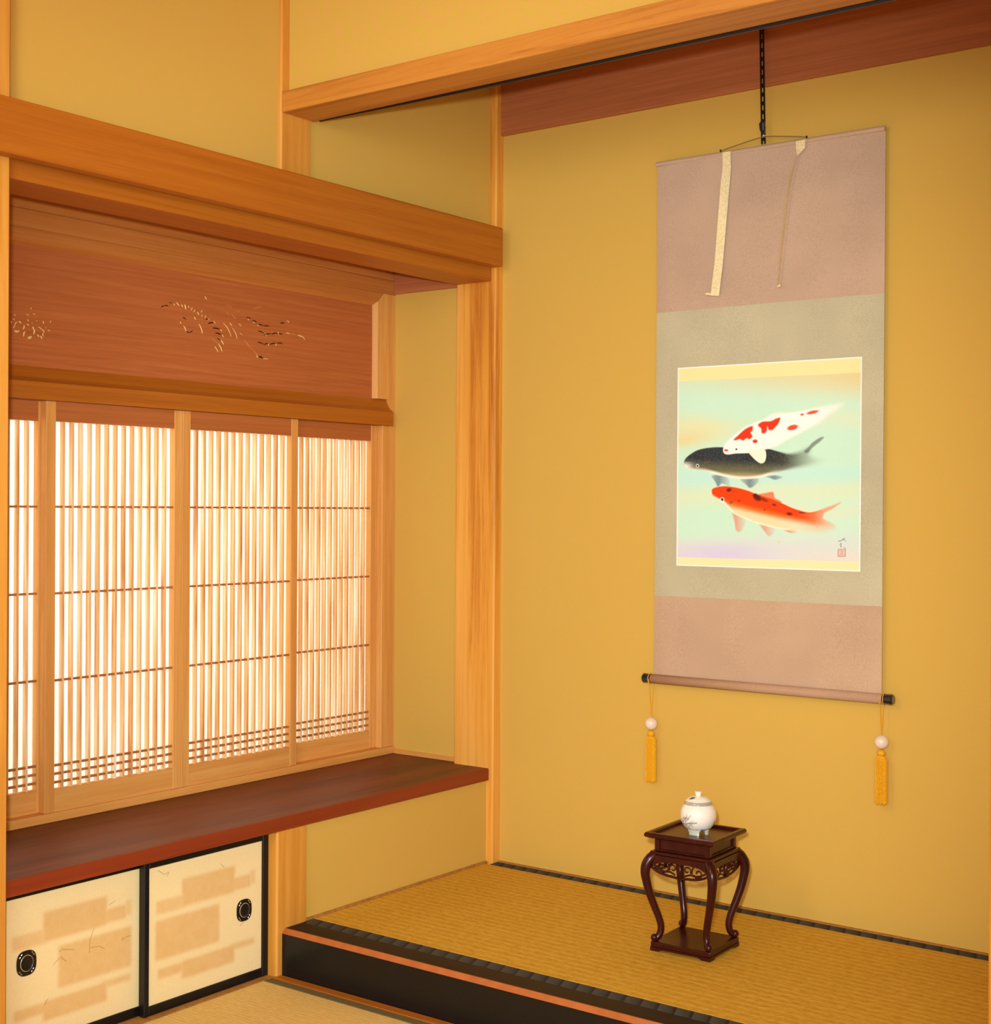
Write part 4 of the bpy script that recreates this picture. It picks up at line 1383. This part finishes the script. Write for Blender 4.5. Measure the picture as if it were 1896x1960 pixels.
def painted_lathe(name, profile, seg, paint, parent):
    bm = lathe(profile, seg, (JX, JY, JZ))
    me = bpy.data.meshes.new(name)
    bm.to_mesh(me)
    bm.free()
    n = len(me.vertices)
    co = np.empty(n * 3)
    me.vertices.foreach_get('co', co)
    co = co.reshape(-1, 3) - np.array((JX, JY, JZ))
    # angle measured from the camera-facing direction, positive to the right
    view = math.atan2(CAM.y - JY, CAM.x - JX)
    ang = np.arctan2(co[:, 1], co[:, 0]) - view
    ang = (ang + math.pi) % (2 * math.pi) - math.pi
    set_paint(me, paint(ang, co[:, 2], np.hypot(co[:, 0], co[:, 1])))
    return finish(name, me, 'porcelain', parent, True)


JR = 0.0424


def body_paint(a, z, r):
    base = np.ones((len(a), 3)) * nlin((246, 240, 226))
    lat = a * JR                   # metres along the girth
    def stroke(pts, w, c, k):
        nonlocal base
        d = seg_dist(lat, z, pts)
        m = (1 - sstep(w * 0.5, w * 1.2, d)) * k
        base = base * (1 - m[:, None]) + nlin(c) * m[:, None]
    g = (112, 112, 120)
    stroke([(-0.058, 0.0235), (-0.036, 0.0265), (-0.022, 0.031), (-0.003, 0.033)], 0.0012, g, .9)
    stroke([(-0.034, 0.030), (-0.028, 0.050)], 0.0010, g, .8)
    stroke([(-0.030, 0.034), (-0.018, 0.049)], 0.0010, g, .7)
    stroke([(-0.044, 0.038), (-0.030, 0.043), (-0.024, 0.040)], 0.0012, g, .8)
    stroke([(-0.048, 0.030), (-0.036, 0.036), (-0.030, 0.043)], 0.0012, g, .7)
    stroke([(-0.022, 0.031), (-0.014, 0.022)], 0.0010, g, .7)
    stroke([(-0.040, 0.020), (-0.032, 0.026)], 0.0010, g, .6)
    stroke([(-0.026, 0.018), (-0.024, 0.025)], 0.0010, g, .6)
    for cx, cz in ((-0.036, 0.041), (-0.026, 0.0415), (-0.044, 0.030), (-0.030, 0.022), (-0.020, 0.0285), (-0.014, 0.033)):
        d = np.hypot(lat - cx, z - cz)
        m = np.exp(-((d - 0.0032) / 0.0011) ** 2) * .55
        base = base * (1 - m[:, None]) + nlin((120, 120, 134)) * m[:, None]
    bl = (70, 92, 150)
    for cx, cz, w in ((0.012, 0.0145, .0035), (0.017, 0.013, .004), (0.022, 0.014, .003), (0.027, 0.013, .003), (0.031, 0.0145, .002)):
        d = np.hypot(lat - cx, (z - cz) * 1.6)
        m = (1 - sstep(w * .6, w * 1.5, d)) * .75
        base = base * (1 - m[:, None]) + nlin(bl) * m[:, None]
    stroke([(0.030, 0.016), (0.034, 0.022)], 0.0010, bl, .6)
    d = np.hypot(lat + 0.004, (z - 0.0115) * 1.2)
    m = (1 - sstep(0.003, 0.008, d)) * .45
    base = base * (1 - m[:, None]) + nlin((150, 150, 138)) * m[:, None]
    return base


prof = [(0.006, 0.0098), (0.018, 0.0098)]
for k in range(41):
    t = k / 40
    ph = -1.08 + t * (1.08 + 0.68)
    prof.append((JR * math.cos(ph) ** (0.78 if ph < 0 else 1.0), 0.0448 + 0.0395 * math.sin(ph) if ph < 0 else 0.0448 + 0.0385 * math.sin(ph)))
prof += [(0.0325, 0.0700), (0.0310, 0.0700), (0.0300, 0.0660), (0.004, 0.0655)]
painted_lathe('body', prof, 220, body_paint, jr)


def lid_paint(a, z, r):
    base = np.ones((len(a), 3)) * nlin((244, 238, 220))
    k = 1 - sstep(0.0772, 0.0782, z)
    base = base * (1 - k[:, None]) + nlin((168, 168, 150)) * k[:, None]
    X = r * np.sin(a)
    Yd = r * np.cos(a)
    for cx, cy, w, c, al in ((-0.014, 0.015, .0052, (62, 74, 100), .95), (-0.011, 0.0165, .004, (70, 84, 112), .9), (-0.018, 0.0145, .003, (70, 84, 112), .8)):
        d = np.hypot((X - cx) * 0.7, Yd - cy)
        m = (1 - sstep(w * .5, w * 1.0, d)) * al * (z < 0.0885)
        base = base * (1 - m[:, None]) + nlin(c) * m[:, None]
    d = seg_dist(X, Yd, [(0.006, 0.010), (0.012, 0.008)])
    m = (1 - sstep(.0005, .0014, d)) * .6
    base = base * (1 - m[:, None]) + nlin((110, 116, 120)) * m[:, None]
    return base


lp = [(0.004, 0.0702), (0.0334, 0.0702), (0.0334, 0.0716), (0.0322, 0.0740), (0.0306, 0.0772)]
for k in range(1, 25):
    t = k / 24
    lp.append((0.0304 - 0.0234 * t ** 1.2, 0.0776 + 0.0114 * math.sin(t * math.pi / 2)))
painted_lathe('lid', lp, 200, lid_paint, jr)
kn = lathe([(0.0040, 0.0888), (0.0062, 0.0890), (0.0066, 0.0915), (0.0088, 0.0975), (0.0090, 0.0990), (0.0070, 0.0998), (0.0008, 0.0996)], 28, (JX, JY, JZ))
smooth_by_angle(obj('knob', kn, plain('ivory_knob_glaze', (244, 236, 216), 0.12, 0.5, 0.9), jr), 0.8)
view = math.atan2(CAM.y - JY, CAM.x - JX)
for da, hw in ((-0.42, 0.66), (1.30, 0.34), (-2.5, 0.5)):
    bm = bmesh.new()
    n = 10
    rows = []
    for i in range(n + 1):
        t = -1 + 2 * i / n
        a0 = view + da + t * hw
        a1 = view + da + t * hw * 0.80
        rows.append([bm.verts.new((JX + r * math.cos(a), JY + r * math.sin(a), JZ + z)) for r, z, a in ((0.0290, 0.0175, a0), (0.0255, 0.0060, a1), (0.0258, 0.0003, a1), (0.0190, 0.0003, a1), (0.0180, 0.0130, a0))])
    for p, q in zip(rows, rows[1:]):
        for k in range(5):
            bm.faces.new((p[k], p[(k + 1) % 5], q[(k + 1) % 5], q[k]))
    bm.faces.new(rows[0])
    bm.faces.new(rows[-1][::-1])
    bmesh.ops.recalc_face_normals(bm, faces=bm.faces)
    smooth_by_angle(obj('foot', bm, 'celadon', jr), 0.6)
